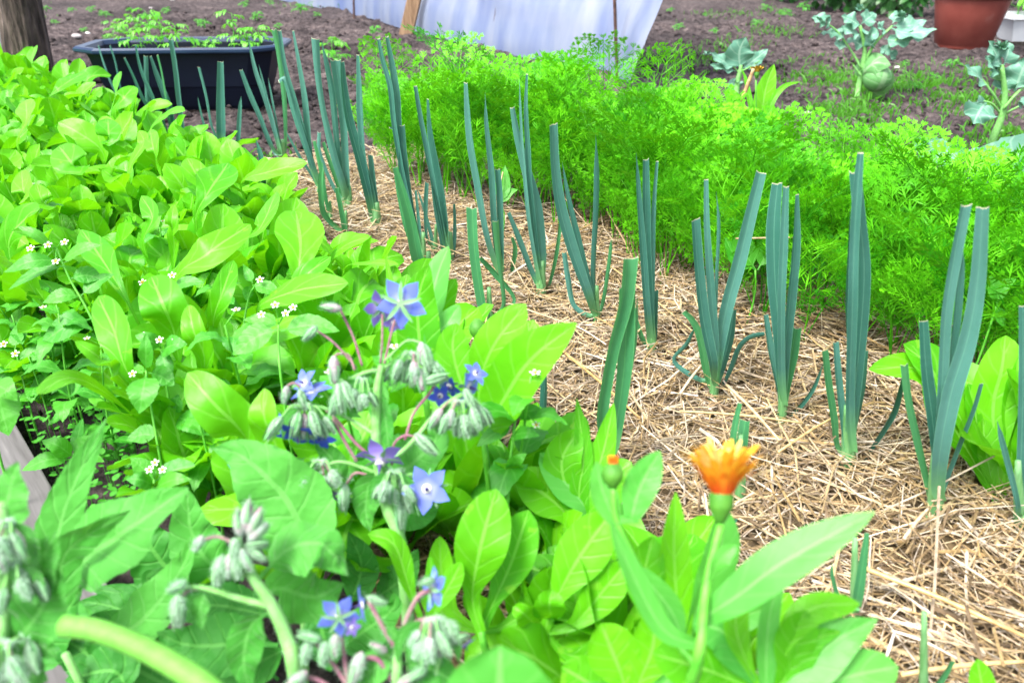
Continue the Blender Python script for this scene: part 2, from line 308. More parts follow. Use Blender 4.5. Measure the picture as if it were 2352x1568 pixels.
tag(link('mulch_layer', mb.mesh('mulch_layer'), M['thatch']), 'dark packed thatch under the loose straw between the rows', 'mulch', kind='stuff')
def straw_piece(P, W, T, col, flat=.45):
    """P: (n,3) centreline; three-sided reed"""
    n = len(P); V = np.zeros((n * 3, 3)); F_ = []
    for i in range(n):
        tg = norm(P[min(i + 1, n - 1)] - P[max(i - 1, 0)]); sd = norm(np.cross(tg, [0, 0, 1])); up = np.cross(sd, tg)
        sd, up = sd * math.cos(T) + up * math.sin(T), up * math.cos(T) - sd * math.sin(T)
        V[3 * i] = P[i] + sd * W / 2; V[3 * i + 1] = P[i] - sd * W / 2; V[3 * i + 2] = P[i] + up * W * flat
        if i: b = 3 * (i - 1); F_ += [(b, b + 1, b + 4, b + 3), (b + 1, b + 2, b + 5, b + 4), (b + 2, b, b + 3, b + 5)]
    return V, F_
mb = MB(); NS = 46000
for k in range(NS):
    t = -.72 + 1.5 * nr.random(); s = -.85 + (s_end(t) + .85 + .06 * nr.normal()) * nr.random() ** .92 if nr.random() < .97 else s_end(t) + .1 * nr.random()
    L = min(.30, .014 + .070 * nr.exponential(.8)); W = (.0010 + .0022 * nr.random() ** 1.6) * (1 + (L > .09) * .5); a = nr.normal(math.pi * .25, 1.1) if nr.random() < .6 else 6.28 * nr.random()
    e = nr.normal(0, .16); c = ST(s, t, mulch_h(s, t) + .014 * nr.random() - .004 + abs(e) * L * .3); d = np.array([math.cos(a) * math.cos(e), math.sin(a) * math.cos(e), math.sin(e)])
    bnd = np.array([-math.sin(a), math.cos(a), .3]) * nr.normal(0, .07) * L
    col = np.array(STRAWC[int(nr.random() * 10)]) * (.62 + .5 * nr.random())
    if nr.random() < .02: W = .004 + .004 * nr.random(); L = max(L, .07)
    V_, F_ = straw_piece(np.array([c - d * L / 2, c + bnd, c + d * L / 2]), W, nr.normal(0, .5), col, .3)
    mb.add(V_, F_, None, col)
tag(link('straw_mulch', mb.mesh('straw_mulch', smooth=False, col=True), M['straw']), 'thick mat of chopped golden straw spread between the leeks', 'straw', kind='stuff')
def stalk(p, q, W, col, label, sag=.0):
    p, q = np.asarray(p, float), np.asarray(q, float); mid = (p + q) / 2 + np.array([0, 0, sag]); r = empty('straw_stalk', p, label, 'straw stalk', 'long straw stalks lying loose on the mulch')
    m2 = MB(); tube(m2, [p, mid, q], [W / 2, W / 2 * 1.05, W / 2 * .8], nseg=8, k=7, col=col)
    jn = p + (q - p) * .62; tube(m2, [jn, jn + (q - p) * .012], W * .62, nseg=2, k=7, col=np.array(col) * .6)
    link('stem', m2.mesh('straw_stalk', col=True), M['straw'], r, local=False)
GS = lambda u, v: G(u, v, .045)
for (a, b, W, c, lb) in [
    ((1669, 884), (1790, 1011), .0055, (.55, .42, .26), 'pale straw stalk slanting down right from the bent leaf leek base'),
    ((1562, 944), (1844, 971), .0045, (.5, .37, .19), 'long level straw stalk behind the orange flower'),
    ((1787, 1038), (1941, 944), .0045, (.56, .40, .20), 'golden straw stalk rising to the leek with red tinged cut leaf'),
    ((1562, 904), (1619, 830), .005, (.60, .50, .38), 'short whitish straw stalk leaning up beside the bent leek leaf'),
    ((1968, 1298), (2352, 1460), .0065, (.55, .38, .17), 'thickest golden straw stalk running into the right edge'),
    ((2076, 1237), (2133, 1166), .005, (.62, .48, .34), 'stubby pinkish straw stalk by the rightmost full leek base'),
    ((2035, 1511), (2056, 1447), .0035, (.70, .66, .62), 'short bleached white straw near the bottom right'),
    ((2049, 1447), (2198, 1511), .003, (.66, .60, .52), 'thin white straw slanting from the bleached one'),
    ((2069, 1548), (2352, 1518), .006, (.55, .40, .20), 'broad straw stalk level along the bottom right corner'),
    ((1290, 805), (1470, 960), .005, (.48, .32, .13), 'golden straw stalk running behind the two pale front leek leaves'),
    ((1210, 600), (1440, 470), .005, (.42, .30, .14), 'brown straw stalk leaning into the carrots by the forked leek'),
    ((1400, 610), (1590, 760), .004, (.50, .36, .18), 'slim straw stalk under the leek in front of the carrot gap')]:
    stalk(GS(*a), GS(*b), W, c, lb, .004)
# straws caught in the carrots, and the snapped dry stalk standing behind them
stalk(AY(1702, 235, 2.5), AY(1731, 158, 2.5), .012, (.46, .31, .16), 'thick dry tan stalk sticking up above the carrot tops')
for (a, b, Y, lb) in [((1155, 395), (1140, 470), 2.1, 'upright tan straw between the two leek rows'), ((1690, 548), (1820, 545), 1.5, 'dry straw poking from the carrots beside the round green leaf')]:
    stalk(AY(*a, Y + .03), AY(*b, Y - .03), .0036, (.36, .27, .15), lb, .0)
# ------------------------------------------------------------------ leeks
def leek(label, base, leaves, pale=False, sw=34, toph=None, group='leeks standing in rows in the straw', sd=0, dY=0.0):
    """base: (u, v) on the ground; leaves: lists of (u, v, width_px) from tip down; first item may be 'p' for a pointed tip"""
    b = G(base[0], base[1], .012); Yc = b[1]; dist = np.linalg.norm(b - CAM); px = Yc / ray(base[0], base[1])[1] / F
    r = empty('leek', b * [1, 1, 0], label, 'leek', group); rr = random.Random(sd * 13 + int(base[0]))
    top = AY(base[0] + rr.uniform(-3, 3), base[1] - 110 * (1.5 / Yc) * .8, Yc); W = sw * px
    m2 = MB(); tube(m2, [b - [0, 0, .03], b, b * .5 + top * .5, top], [W * .40, W * .42, W * .34, W * .2], nseg=8, k=10)
    link('stem', m2.mesh('leek_stem'), M['leekbase'], r, local=False)
    n = len(leaves)
    for i, lf in enumerate(leaves):
        pt = lf[0] == 'p'; pts = [q for q in lf if q != 'p']; off = (i - n / 2) * .010 + rr.uniform(-.004, .004)
        tipY = rr.uniform(-.02, .03)
        P = []; Wd = []
        for k, (u, v, wd) in enumerate(pts):
            f = 1 - k / max(1, len(pts) - 1 + 1)
            P.append(AY(u, v, Yc + off + tipY * f + dY)); Wd.append(wd * px)
        P.append(AY(base[0] + (pts[-1][0] - base[0]) * .35, base[1] - (base[1] - pts[-1][1]) * .35, Yc + off * .5)); Wd.append(min(Wd[-1], W * .8))
        low = b + [0, 0, .02] ; P.append(low + [0, off * .3, 0]); Wd.append(W * .55)
        P = P[::-1]; Wd = Wd[::-1]
        C = catmull(P, 40); ln = np.concatenate([[0], np.cumsum(np.linalg.norm(np.diff(C, axis=0), axis=1))]); ln /= ln[-1]
        kp = [ln[int(round(j * 39 / (len(P) - 1)))] for j in range(len(P))]
        def prof(t, kp=kp, Wd=Wd, pt=pt):
            x = float(np.interp(t, kp, Wd))
            return x * (max(.03, min(1, (1 - t) * 9)) if pt else 1)
        yaw = rr.uniform(-.55, .55); nm = np.array([math.sin(yaw), -math.cos(yaw), .25])
        m3 = MB(); ribbon(m3, P, 1.0 if pale else .78, prof, nm, fold=rr.choice([.6, .8, -.5, .5]), ns=22, nc=4, twist=rr.uniform(-.5, .5))
        if not pt:          # ragged cut edge
            vv = m3.v[0]; e = len(vv) - 5; tp = norm(vv[e + 2] - vv[e - 3]); ww = Wd[-1]
            for j, d in enumerate([rr.uniform(0, .3), rr.uniform(-.1, .1), rr.uniform(-.25, .05), rr.uniform(-.1, .1), rr.uniform(0, .35)]): vv[e + j] += tp * d * ww * .6
        link('leaf', m3.mesh('leek_leaf'), M['leekpale' if pale or (i % 5 == 4) else 'leek'], r, local=False)
    return r
leek('tall leek at the right with five cut leaves in front of round green leaves', (2148, 1165), [
    [(2257, 475, 27), (2245, 650, 36), (2222, 780, 42), (2185, 900, 48), (2160, 1030, 42)], [(2215, 470, 28), (2190, 600, 30), (2172, 720, 28), (2165, 850, 26), (2160, 950, 26)],
    ['p', (2198, 512, 16), (2203, 620, 22), (2193, 750, 24), (2178, 850, 22)], [(2120, 735, 22), (2127, 850, 30), (2140, 950, 34), (2150, 1050, 30)],
    [(2078, 838, 20), (2088, 920, 20), (2108, 1010, 22), (2132, 1110, 20)], [(2250, 880, 20), (2232, 940, 22), (2200, 1020, 24), (2170, 1100, 22)]], sw=44)
leek('leek with one narrow upright centre leaf and a short reddish cut leaf at left', (1948, 1050), [
    [(1977, 350, 14), (1970, 430, 22), (1962, 560, 22), (1958, 700, 24)], [(1965, 395, 27), (1975, 500, 30), (1985, 620, 34), (1978, 750, 36), (1965, 880, 34)], ['p', (1953, 478, 8), (1948, 560, 14), (1943, 700, 20), (1950, 850, 20)],
    [(1918, 785, 17), (1925, 870, 20), (1938, 980, 20)], [(1893, 803, 18), (1902, 880, 20), (1915, 960, 20), (1922, 1020, 14)], [(1982, 808, 34), (1976, 900, 40), (1960, 990, 38)],
    [(2075, 845, 14), (2062, 900, 26), (2045, 950, 34), (2010, 1010, 26), (1975, 1060, 16)]], sw=40)
leek('leek with a broad blue green pair of upright leaves beside the narrow centred one', (1797, 945), [
    [(1805, 428, 14), (1800, 560, 22), (1795, 700, 20)], [(1786, 420, 26), (1778, 520, 38), (1780, 640, 38), (1790, 770, 32)], [(1828, 447, 13), (1825, 560, 28), (1815, 680, 30), (1803, 800, 28)],
    [(1757, 722, 14), (1768, 800, 22), (1785, 880, 22)], [(1828, 752, 26), (1818, 810, 32), (1803, 880, 28)], ['p', (1890, 835, 6), (1868, 890, 14), (1840, 930, 14), (1812, 955, 10)]], sw=26)
leek('leek splayed in a wide V with drooping bent side leaves', (1640, 895), [
    [(1595, 505, 26), (1603, 620, 30), (1615, 730, 34), (1635, 830, 30)], [(1622, 412, 11), (1624, 520, 16), (1632, 640, 22), (1643, 780, 22)], ['p', (1645, 440, 5), (1651, 520, 9), (1646, 640, 9)],
    [(1748, 395, 26), (1722, 500, 32), (1698, 600, 36), (1668, 710, 36), (1648, 820, 30)], [(1570, 715, 14), (1590, 735, 18), (1607, 770, 22), (1620, 840, 22), (1630, 880, 16)],
    [(1685, 712, 20), (1675, 780, 30), (1655, 850, 26)], [(1757, 768, 14), (1725, 775, 18), (1700, 800, 22), (1680, 850, 20), (1658, 890, 12)], ['p', (1600, 745, 10), (1580, 790, 18), (1550, 830, 14)]], sw=26)
leek('slim dark leek with a short broad notched leaf in front', (1497, 805), [
    ['p', (1461, 350, 7), (1466, 440, 14), (1475, 560, 20), (1485, 700, 20)], [(1482, 366, 17), (1483, 480, 24), (1485, 600, 26), (1492, 720, 24)], [(1508, 370, 8), (1500, 480, 13), (1498, 600, 14)],
    [(1500, 668, 26), (1497, 720, 30), (1495, 770, 32)], [(1450, 690, 12), (1460, 740, 16), (1480, 790, 16)]], sw=30)
leek('leek with a broad square cut leaf at left and a pointed leaf at right', (1370, 738), [
    [(1268, 285, 24), (1272, 380, 27), (1284, 470, 32), (1312, 570, 34), (1348, 670, 26)], ['p', (1291, 372, 5), (1305, 450, 12), (1326, 540, 18), (1350, 640, 18)], ['p', (1368, 308, 6), (1374, 390, 24), (1372, 480, 22), (1365, 600, 18), (1364, 690, 18)],
    [(1296, 580, 13), (1305, 640, 16), (1318, 700, 14)], ['p', (1404, 548, 9), (1398, 610, 11), (1386, 690, 11)]], sw=20)
leek('leek whose thick left leaf bends to the right below two thin rear leaves', (1243, 672), [
    ['p', (1193, 180, 5), (1196, 260, 7), (1202, 360, 9), (1215, 500, 12)], [(1211, 170, 6), (1209, 250, 12), (1214, 350, 16), (1218, 430, 14)], [(1177, 247, 13), (1190, 319, 20), (1212, 400, 28), (1232, 480, 34), (1240, 580, 36)],
    [(1167, 487, 10), (1190, 545, 17), (1215, 610, 16)], [(1288, 505, 9), (1278, 580, 12), (1262, 650, 9)]], sw=30)
leek('leek behind the two green cut leaves with a tall flat leaf leaning right', (1150, 640), [
    [(1072, 190, 13), (1076, 250, 20), (1083, 330, 23), (1100, 430, 22), (1118, 533, 18)], ['p', (1114, 212, 4), (1118, 290, 12), (1130, 403, 18), (1135, 504, 18)], [(1142, 388, 15), (1147, 450, 18), (1150, 560, 18)],
    ['p', (1110, 465, 5), (1115, 520, 9), (1130, 580, 10)], [(1176, 545, 8), (1183, 575, 14), (1172, 630, 10)]], sw=24)
leek('leek split into two light green square cut leaves in the front row', (1125, 742), [
    [(1085, 477, 24), (1089, 560, 23), (1100, 650, 23), (1112, 715, 22)], [(1142, 508, 20), (1146, 570, 15), (1153, 639, 11), (1158, 700, 10)], [(1103, 590, 12), (1140, 630, 16), (1182, 688, 8)]], pale=True, sw=22)
leek('dark leek with the broadest leaf narrowing to a thin cut tip', (1030, 600), [
    [(952, 198, 11), (963, 265, 14), (980, 350, 16), (995, 425, 14)], [(985, 228, 9), (993, 300, 24), (1008, 380, 34), (1020, 450, 34), (1028, 530, 26)], [(993, 425, 6), (1005, 487, 16), (1018, 560, 14)],
    [(1044, 468, 7), (1046, 533, 12), (1042, 590, 12)]], sw=30)
leek('small leek of three thin leaves between the dark leek and its left neighbour', (1000, 580), [
    [(982, 419, 13), (979, 475, 14), (980, 540, 8)], ['p', (959, 435, 6), (977, 487, 9), (995, 557, 12)], [(955, 437, 6), (963, 510, 11), (970, 560, 6)]], sw=14)
leek('leek with a forked tip and the leaf curling over to the left', (970, 600), [
    [(870, 89, 8), (880, 140, 12), (897, 200, 14), (905, 280, 14), (925, 400, 12)], [(888, 85, 9), (900, 155, 18), (909, 220, 22), (914, 290, 19), (925, 380, 14)], [(922, 288, 16), (925, 369, 26), (937, 463, 26), (955, 560, 20)],
    [(894, 293, 4), (906, 298, 7), (912, 318, 9), (920, 380, 12), (935, 510, 14)]], sw=22)
leek('leek with a pale green folded leaf leaning right in the front row', (985, 650), [
    [(909, 383, 11), (926, 440, 20), (945, 510, 25), (960, 590, 27)], [(908, 405, 7), (918, 460, 12), (935, 530, 14)]], pale=True, sw=24)
leek('leek standing left of the carrots with a short dark leaf at right', (863, 522), [
    [(785, 141, 12), (788, 194, 20), (800, 274, 26), (822, 354, 30), (845, 440, 34)], [(824, 126, 9), (828, 194, 18), (830, 254, 21), (836, 354, 18)], [(852, 356, 14), (860, 430, 20), (868, 500, 20)]], sw=34)
leek('leek with a broad blue folded leaf cut square high in the back row', (800, 482), [
    [(724, 90, 21), (730, 175, 16), (742, 254, 15), (764, 350, 20), (785, 420, 20)], ['p', (737, 90, 4), (751, 150, 14), (764, 224, 17), (775, 340, 16)], [(770, 138, 28), (778, 194, 27), (788, 274, 20), (794, 380, 20)], [(732, 304, 11), (733, 350, 12), (760, 420, 12)],
    [(742, 326, 9), (755, 366, 12), (785, 450, 12)]], sw=26)
leek('leek with one leaf folded over at its tip in the back row', (738, 440), [
    [(639, 186, 12), (650, 180, 15), (661, 200, 17), (676, 260, 19), (705, 350, 18)], [(642, 70, 10), (655, 155, 12), (675, 224, 13), (702, 320, 12)], [(674, 71, 6), (688, 145, 13), (703, 234, 20), (713, 354, 22)], ['p', (656, 300, 5), (690, 362, 9), (715, 400, 8)]], sw=24)
leek('short leek of two stubby leaves below the folded one', (760, 520), [[(720, 324, 9), (735, 390, 13), (745, 450, 12)], ['p', (740, 372, 6), (737, 420, 13), (740, 480, 12)]], pale=True, sw=14)
leek('slender fan shaped leek right of the black tub', (648, 364), [
    [(555, 161, 10), (577, 220, 15), (600, 274, 13), (620, 330, 10)], ['p', (570, 88, 5), (588, 165, 12), (615, 240, 15), (640, 330, 12)], ['p', (594, 148, 4), (615, 230, 7), (630, 290, 6)], ['p', (616, 179, 4), (627, 234, 7), (641, 314, 6)],
    [(629, 68, 14), (641, 130, 14), (652, 230, 14), (655, 330, 10)], [(605, 281, 12), (620, 320, 13), (632, 350, 10)]], sw=20)
leek('leek with one broad square cut leaf in front of the black tub', (512, 345), [[(507, 142, 16), (508, 230, 24), (510, 310, 28)], [(456, 155, 8), (472, 220, 9), (485, 290, 9)], ['p', (454, 222, 4), (465, 270, 7), (480, 320, 8)]], sw=24)
leek('single pointed leek leaf standing right of the broad cut one', (549, 370), [['p', (554, 222, 9), (550, 280, 13), (547, 335, 12)]], sw=12)
leek('leek crossing the front of the tub with four narrow leaves', (395, 330), [
    [(286, 133, 5), (306, 175, 7), (330, 230, 9)], [(312, 104, 5), (325, 160, 9), (350, 220, 12)], [(335, 130, 11), (337, 190, 12), (345, 270, 12)], [(345, 130, 7), (360, 175, 14), (385, 240, 20), (395, 290, 18)], [(360, 127, 10), (372, 180, 10)]], sw=20)
leek('leek with a lone tall leaf cut flat above the tub rim', (425, 345), [[(392, 91, 12), (402, 150, 13), (410, 220, 14), (420, 300, 12)]], sw=16)
leek('farthest leek with two thin leaves over the left side of the tub', (285, 250), [[(225, 105, 5), (238, 150, 9), (255, 195, 9)], [(252, 105, 5), (263, 140, 7), (272, 185, 7)]], sw=10)
leek('half hidden small leek among the bright leaves below the tub', (612, 510), [[(565, 362, 10), (575, 420, 16), (595, 480, 18)], ['p', (587, 318, 6), (600, 362, 15), (606, 420, 14)]], sw=16)
leek('thin light leek half hidden behind the front left leaves', (795, 545), [[(775, 430, 10), (786, 480, 13), (795, 530, 14)], ['p', (742, 372, 5), (738, 430, 11), (745, 490, 12)]], pale=True, sw=14)
leek('two broad pale leek leaves nearest the centre in the front row', (1400, 1065), [
    [(1440, 592, 36), (1430, 690, 34), (1405, 790, 30), (1388, 880, 28), (1378, 960, 30)], [(1440, 658, 33), (1438, 760, 36), (1433, 850, 32), (1420, 950, 28)], ['p', (1465, 680, 5), (1460, 760, 14), (1450, 840, 12)]], pale=True, sw=34)
leek('dark leek leaf standing behind the big pointed green leaf', (1245, 1060), [[(1250, 835, 14), (1250, 900, 21), (1247, 980, 22)]], sw=24)
leek('leek with two short green leaves rising behind the orange flower', (1700, 1130), [[(1700, 925, 9), (1690, 970, 14), (1685, 1020, 14)], [(1712, 965, 22), (1706, 1010, 25), (1700, 1060, 25)]], pale=True, sw=30)
leek('narrow leek leaf leaning right in the straw behind the long pale leaf', (1962, 1410), [[(1992, 1222, 9), (1984, 1280, 17), (1973, 1350, 22)], ['p', (1912, 1290, 5), (1910, 1320, 9), (1925, 1370, 10)]], pale=True, sw=26)
leek('leek cut off by the right edge of the photo', (2340, 1200), [['p', (2290, 965, 8), (2300, 1010, 15), (2318, 1080, 16), (2335, 1150, 14)], [(2349, 700, 20), (2350, 850, 24), (2347, 1000, 26), (2342, 1120, 26)], [(2366, 620, 26), (2362, 800, 30), (2350, 1000, 26)]], sw=30)
leek('bottom right leek leaf tip slanting over the straw', (2120, 1620), [[(2185, 1515, 12), (2165, 1545, 18), (2140, 1580, 22)]], pale=True, sw=26)
leek('drooping dark leek remains beside the pale long leaf stalk', (1640, 1330), [[(1690, 1190, 10), (1668, 1230, 20), (1652, 1290, 24)], [(1615, 1190, 16), (1622, 1240, 22), (1635, 1300, 22)]], sw=28)
# ------------------------------------------------------------------ carrots
def frond(seed):
    rr = random.Random(seed); mb = MB(); L = rr.uniform(.30, .42); lean = rr.uniform(.05, .32)
    rp = [np.array([0, 0, 0.0]), np.array([lean * L * .25, 0, L * .38]), np.array([lean * L * .6, rr.uniform(-.02, .02), L * .72]), np.array([lean * L * 1.25, rr.uniform(-.03, .03), L * (.98 - lean * .25)])]
    P = catmull(rp, 30); tube(mb, P, [.0022, .0016, .0007], nseg=0, k=4, cap=False, smooth_pts=False)
    def blade(p, d, nm, L_, W_):
        s_ = norm(np.cross(d, nm)); mb.add([p, p + d * L_ * .5 + s_ * W_ * .5, p + d * L_, p + d * L_ * .5 - s_ * W_ * .5], [(0, 1, 2, 3)])
    def pinnule(p, d, nm, l):
        s_ = norm(np.cross(nm, d)); blade(p, d, nm, l * 1.15, .0028 + l * .05)
        for q in (.3, .62):
            for sg in (-1, 1):
                dd = norm(d * .85 + s_ * sg * .6 + nm * rr.uniform(-.4, .4)); blade(p + d * l * q, dd, nm, l * (.85 - .45 * q) * rr.uniform(.95, 1.3), .0032)
    def pinna(p, d, nm, l):
        n = max(3, int(l / .025)); s_ = norm(np.cross(nm, d)); cur = p.copy(); dd = d.copy()
        pts = [cur.copy()]
        for k in range(n):
            dd = norm(dd + np.array([0, 0, -.05]) + nm * .01); cur = cur + dd * l / n; pts.append(cur.copy()); f = (k + 1) / n
            for sg in (-1, 1):
                e = norm(dd * .7 + s_ * sg * .8 + nm * rr.uniform(-.55, .55)); pinnule(cur - dd * l / n * .3, e, nm, max(.015, l * .46 * (1 - .55 * f)) * rr.uniform(.85, 1.15))
        pinnule(cur, dd, nm, .014)
        tube(mb, pts, [.0009, .0004], nseg=0, k=3, cap=False, smooth_pts=False)
    n = 6
    for k in range(n):
        f = .40 + .56 * (k / (n - 1)) ** .85; i = min(28, int(f * 29)); T = norm(P[i + 1] - P[i]); s_ = np.array([0, 1.0, 0]); nm = norm(np.cross(s_, T)) * -1
        ll = .115 * (1 - (k / n)) ** .85 * (.75 if k == 0 else 1) + .018
        for sg in (-1, 1):
            rot = rr.uniform(-.35, .35); d = norm(T * .72 + s_ * sg * .78 + nm * (.25 + rot)); pinna(P[i], d, norm(nm - d * (nm @ d)), ll * rr.uniform(.85, 1.15))
    pinnule(P[-1], norm(P[-1] - P[-2]), np.array([-1.0, 0, 0]), .02)
    me = mb.mesh('carrot_frond', smooth=False); me.materials.append(M['car']); return me
FR = [frond(k) for k in range(6)]
def carrot(p, sc, lb, rr, nf=None):
    r = empty('carrot_plant', p, lb, 'carrot plant', 'carrot plants massed in the feathery row', rr.uniform(0, 6.28))
    for i in range(nf or rr.randint(5, 6)):
        o = bpy.data.objects.new('frond', rr.choice(FR)); COL.objects.link(o); o.parent = r
        k = sc * rr.uniform(.72, 1.12); o.scale = (k, k, k); o.rotation_euler = (rr.uniform(-.1, .1), rr.uniform(-.14, .26), i * 2.4 + rr.uniform(-.3, .3)); o.location = (rr.uniform(-.012, .012), rr.uniform(-.012, .012), 0)
rr = random.Random(21); k = 0
CARB = 'feathery green carrot plant with finely cut leaves in the dense row behind the leeks'
for row, (t0, sc) in enumerate([(.36, .90), (.46, 1.06), (.57, 1.10), (.68, 1.02), (.77, .92)]):
    s = -.75 + .05 * row
    while s < 2.14:
        bump = .10 * math.exp(-((s - 1.25) / .3) ** 2) - .04 * max(0, s - 1.7); tt = t0 + rr.uniform(-.03, .03) + bump
        if not (row == 4 and s > 1.2) and not (row == 3 and s > 1.75):
            carrot(ST(s, tt, -.01), sc * rr.uniform(.76, 1.14) * (1.12 if s > 1.3 else 1), CARB, rr)
        s += rr.uniform(.075, .115)
# three tall fronds that stand above the rest
for (u, v, top, lb) in [(1375, 380, 95, 'carrot plant with the tallest upright frond before the plastic sheet'), (1490, 380, 100, 'carrot plant with a frond arching left beside the end of the plastic sheet'), (905, 330, 60, 'carrot plant with a lone high frond at the left end of its row')]:
    p = G(u, v); r = empty('carrot_plant', p, lb, 'carrot plant', 'carrot plants massed in the feathery row', -1.57 + (.5 if u == 1490 else 0))
    for i in range(5):
        o = bpy.data.objects.new('frond', FR[(i * 2) % 6]); COL.objects.link(o); o.parent = r; k = {1375: 1.22, 1490: 1.15, 905: 1.1}[u] if i == 0 else .85; o.scale = (k, k, k); o.rotation_euler = (0, -.10 if i == 0 else .25, i * 1.9)
# ------------------------------------------------------------------ leafy marigold plants of the bed
def rosette(seed, mt, n=13, Lr=(.13, .21), pr=prof_spat, Wr=(.30, .42), name='leaf', up=(25, 82)):
    rr = random.Random(seed); root = bpy.data.objects.new('proto', None)
    kids = []
    for i in range(n):
        f = i / (n - 1); az = i * 2.39996 + rr.uniform(-.3, .3); el = R(up[0] + (up[1] - up[0]) * f ** .8 + rr.uniform(-8, 8)); L = rr.uniform(*Lr) * (1 - .25 * f * rr.random()); W = L * rr.uniform(*Wr)
        d = np.array([math.cos(az), math.sin(az), 0]); z = np.array([0, 0, 1.0]); e2 = el - R(rr.uniform(-5, 22)); e3 = e2 - R(rr.choice([rr.uniform(-10, 20), rr.uniform(-5, 30), rr.uniform(20, 80)]))
        p0 = d * .006; p1 = p0 + (d * math.cos(el) + z * math.sin(el)) * L * .4; p2 = p1 + (d * math.cos((el + e2) / 2) + z * math.sin((el + e2) / 2)) * L * .33; p3 = p2 + (d * math.cos(e3) + z * math.sin(e3)) * L * .3
        mb = MB(); ribbon(mb, [p0, p1, p2, p3], W, pr, z * .9 - d * .5, fold=rr.uniform(.1, .42), wave=rr.uniform(.05, .20), wf=rr.uniform(1.2, 3.0), crk=.05, ns=20, nc=6, curl=rr.uniform(-.1, .2), twist=rr.uniform(-.7, .7), ph=rr.uniform(0, 6))
        me = mb.mesh('marigold_leaf'); me.materials.append(mt); kids.append(me)
    return kids
PR = [rosette(100 + k, M['cal'], n=11, Lr=(.17, .27), Wr=(.27, .35), up=(50, 86)) for k in range(8)] + [rosette(200 + k, M['cal'], n=10, Wr=(.30, .40), Lr=(.13, .22), up=(45, 84)) for k in range(4)]
def place(kids, p, sc, rz, lb, cat, group, name='marigold_plant', part='leaf', tilt=0):
    r = empty(name, p, lb, cat, group, rz)
    for me in kids:
        o = bpy.data.objects.new(part, me); COL.objects.link(o); o.parent = r; o.scale = (sc, sc, sc)
    return r
rr = random.Random(5); BEDL = 'bright green leafy plant without flowers packed in the bed left of the leeks'; nb = 0
s = -.95; bedrows = [-.40, -.50, -.60, -.70, -.80, -.90]
def edge_t(s):   # right hand edge of the bed
    return float(np.interp(s, [-1, -.2, .25, .6, 1.0, 1.5, 2.2, 3.4, 5], [-.54, -.53, -.52, -.44, -.37, -.30, -.22, -.24, -.3]))
BR = []
s = -.6
while s < 5.2:
    e = edge_t(s); nrow = 7 if s < 3 else 8
    for q in range(nrow):
        t = e - .03 - q * .102 + rr.uniform(-.03, .03); ss = s + rr.uniform(-.04, .04) + .05 * (q % 2); p = ST(ss, t, -.005)
        if p[1] < .52: continue
        if t < -.90 and ss < 1.2: continue
        # the gap around the near borage and the wooden edging stays dark
        if ss < .45 and t < -.72: continue
        dens = 1.0
        BR.append(0); BR[-1] = place(rr.choice(PR), p, rr.uniform(.85, 1.2) * (1.0 if ss > .7 else .92) * (1.06 if ss > 2 else 1), rr.uniform(0, 6.28), BEDL, 'leafy plant', 'bright leafy plants filling the left bed'); nb += 1
    s += .115
# weeds with toothed leaves growing up through the bed
def galkit(seed):
    rr = random.Random(seed); out = []; h = rr.uniform(.26, .34); top = np.array([rr.uniform(-.03, .03), rr.uniform(-.03, .03), h]); m2 = MB(); P = tube(m2, [np.zeros(3), top * .5 + [rr.uniform(-.02, .02), 0, 0], top], [.0028, .0014], nseg=10, k=6); me = m2.mesh('stem'); me.materials.append(M['stem']); out.append(('stem', me))
    for nd_, f in enumerate((.45, .62, .8, .97)):
        p = P[min(10, int(f * 10))]
        for sg in (0, 1):
            az = nd_ * 1.57 + sg * math.pi + rr.uniform(-.3, .3); L = (.075 - .045 * (f - .45)) * rr.uniform(.8, 1.2); d = np.array([math.cos(az), math.sin(az), .35]); m2 = MB()
            ribbon(m2, [p, p + d * L * .5 + [0, 0, .004], p + d * L - np.array([0, 0, L * rr.uniform(.1, .5)])], L * .52, prof_ovate, (0, 0, 1), fold=.15, wave=.08, serr=.06, sn=8, ns=28, nc=6, crk=.05, ph=az); me = m2.mesh('leaf'); me.materials.append(M['gal']); out.append(('leaf', me))
    for q in range(rr.randint(0, 2)):
        c = top + np.array([rr.uniform(-.018, .018), rr.uniform(-.018, .018), rr.uniform(.008, .02)]); m2 = MB(); tube(m2, [top, c], .0006, nseg=3, k=4); ellipsoid(m2, c, (0, -.3, 1), .005, .0028, n=5, k=7, mi=1)
        for i in range(5): a = i * 1.2566; d = np.array([math.cos(a), math.sin(a), .1]); ribbon(m2, [c + d * .0022, c + d * .0045, c + d * .0062], .0034, lambda t: .8, (0, 0, 1), ns=2, nc=1, mi=2)
        me = m2.mesh('flower'); [me.materials.append(M[x]) for x in ('stem', 'yellow', 'white')]; out.append(('flower', me))
    return out
GK = [galkit(400 + k) for k in range(5)]; rr = random.Random(17)
for i in range(12):
    ss, t = rr.uniform(.1, 2.6), rr.uniform(-.98, -.55); p = ST(ss, t, 0); r = empty('flowering_weed', p, 'slender weed with toothed leaves and tiny white flowers growing up among the bright leafy plants', 'weed', 'weeds growing through the left bed', rr.uniform(0, 6.28)); k = rr.uniform(.8, 1.1)
    for nm_, me in rr.choice(GK):
        o = bpy.data.objects.new(nm_, me); COL.objects.link(o); o.parent = r; o.scale = (k,) * 3
# plants right of the carrots and between
place(rosette(301, M['cal'], n=8, Lr=(.2, .26), up=(35, 80)), G(2330, 1120), 1.0, 1.0, 'leafy bright green plant growing at the right edge beyond the leeks', 'leafy plant', None)
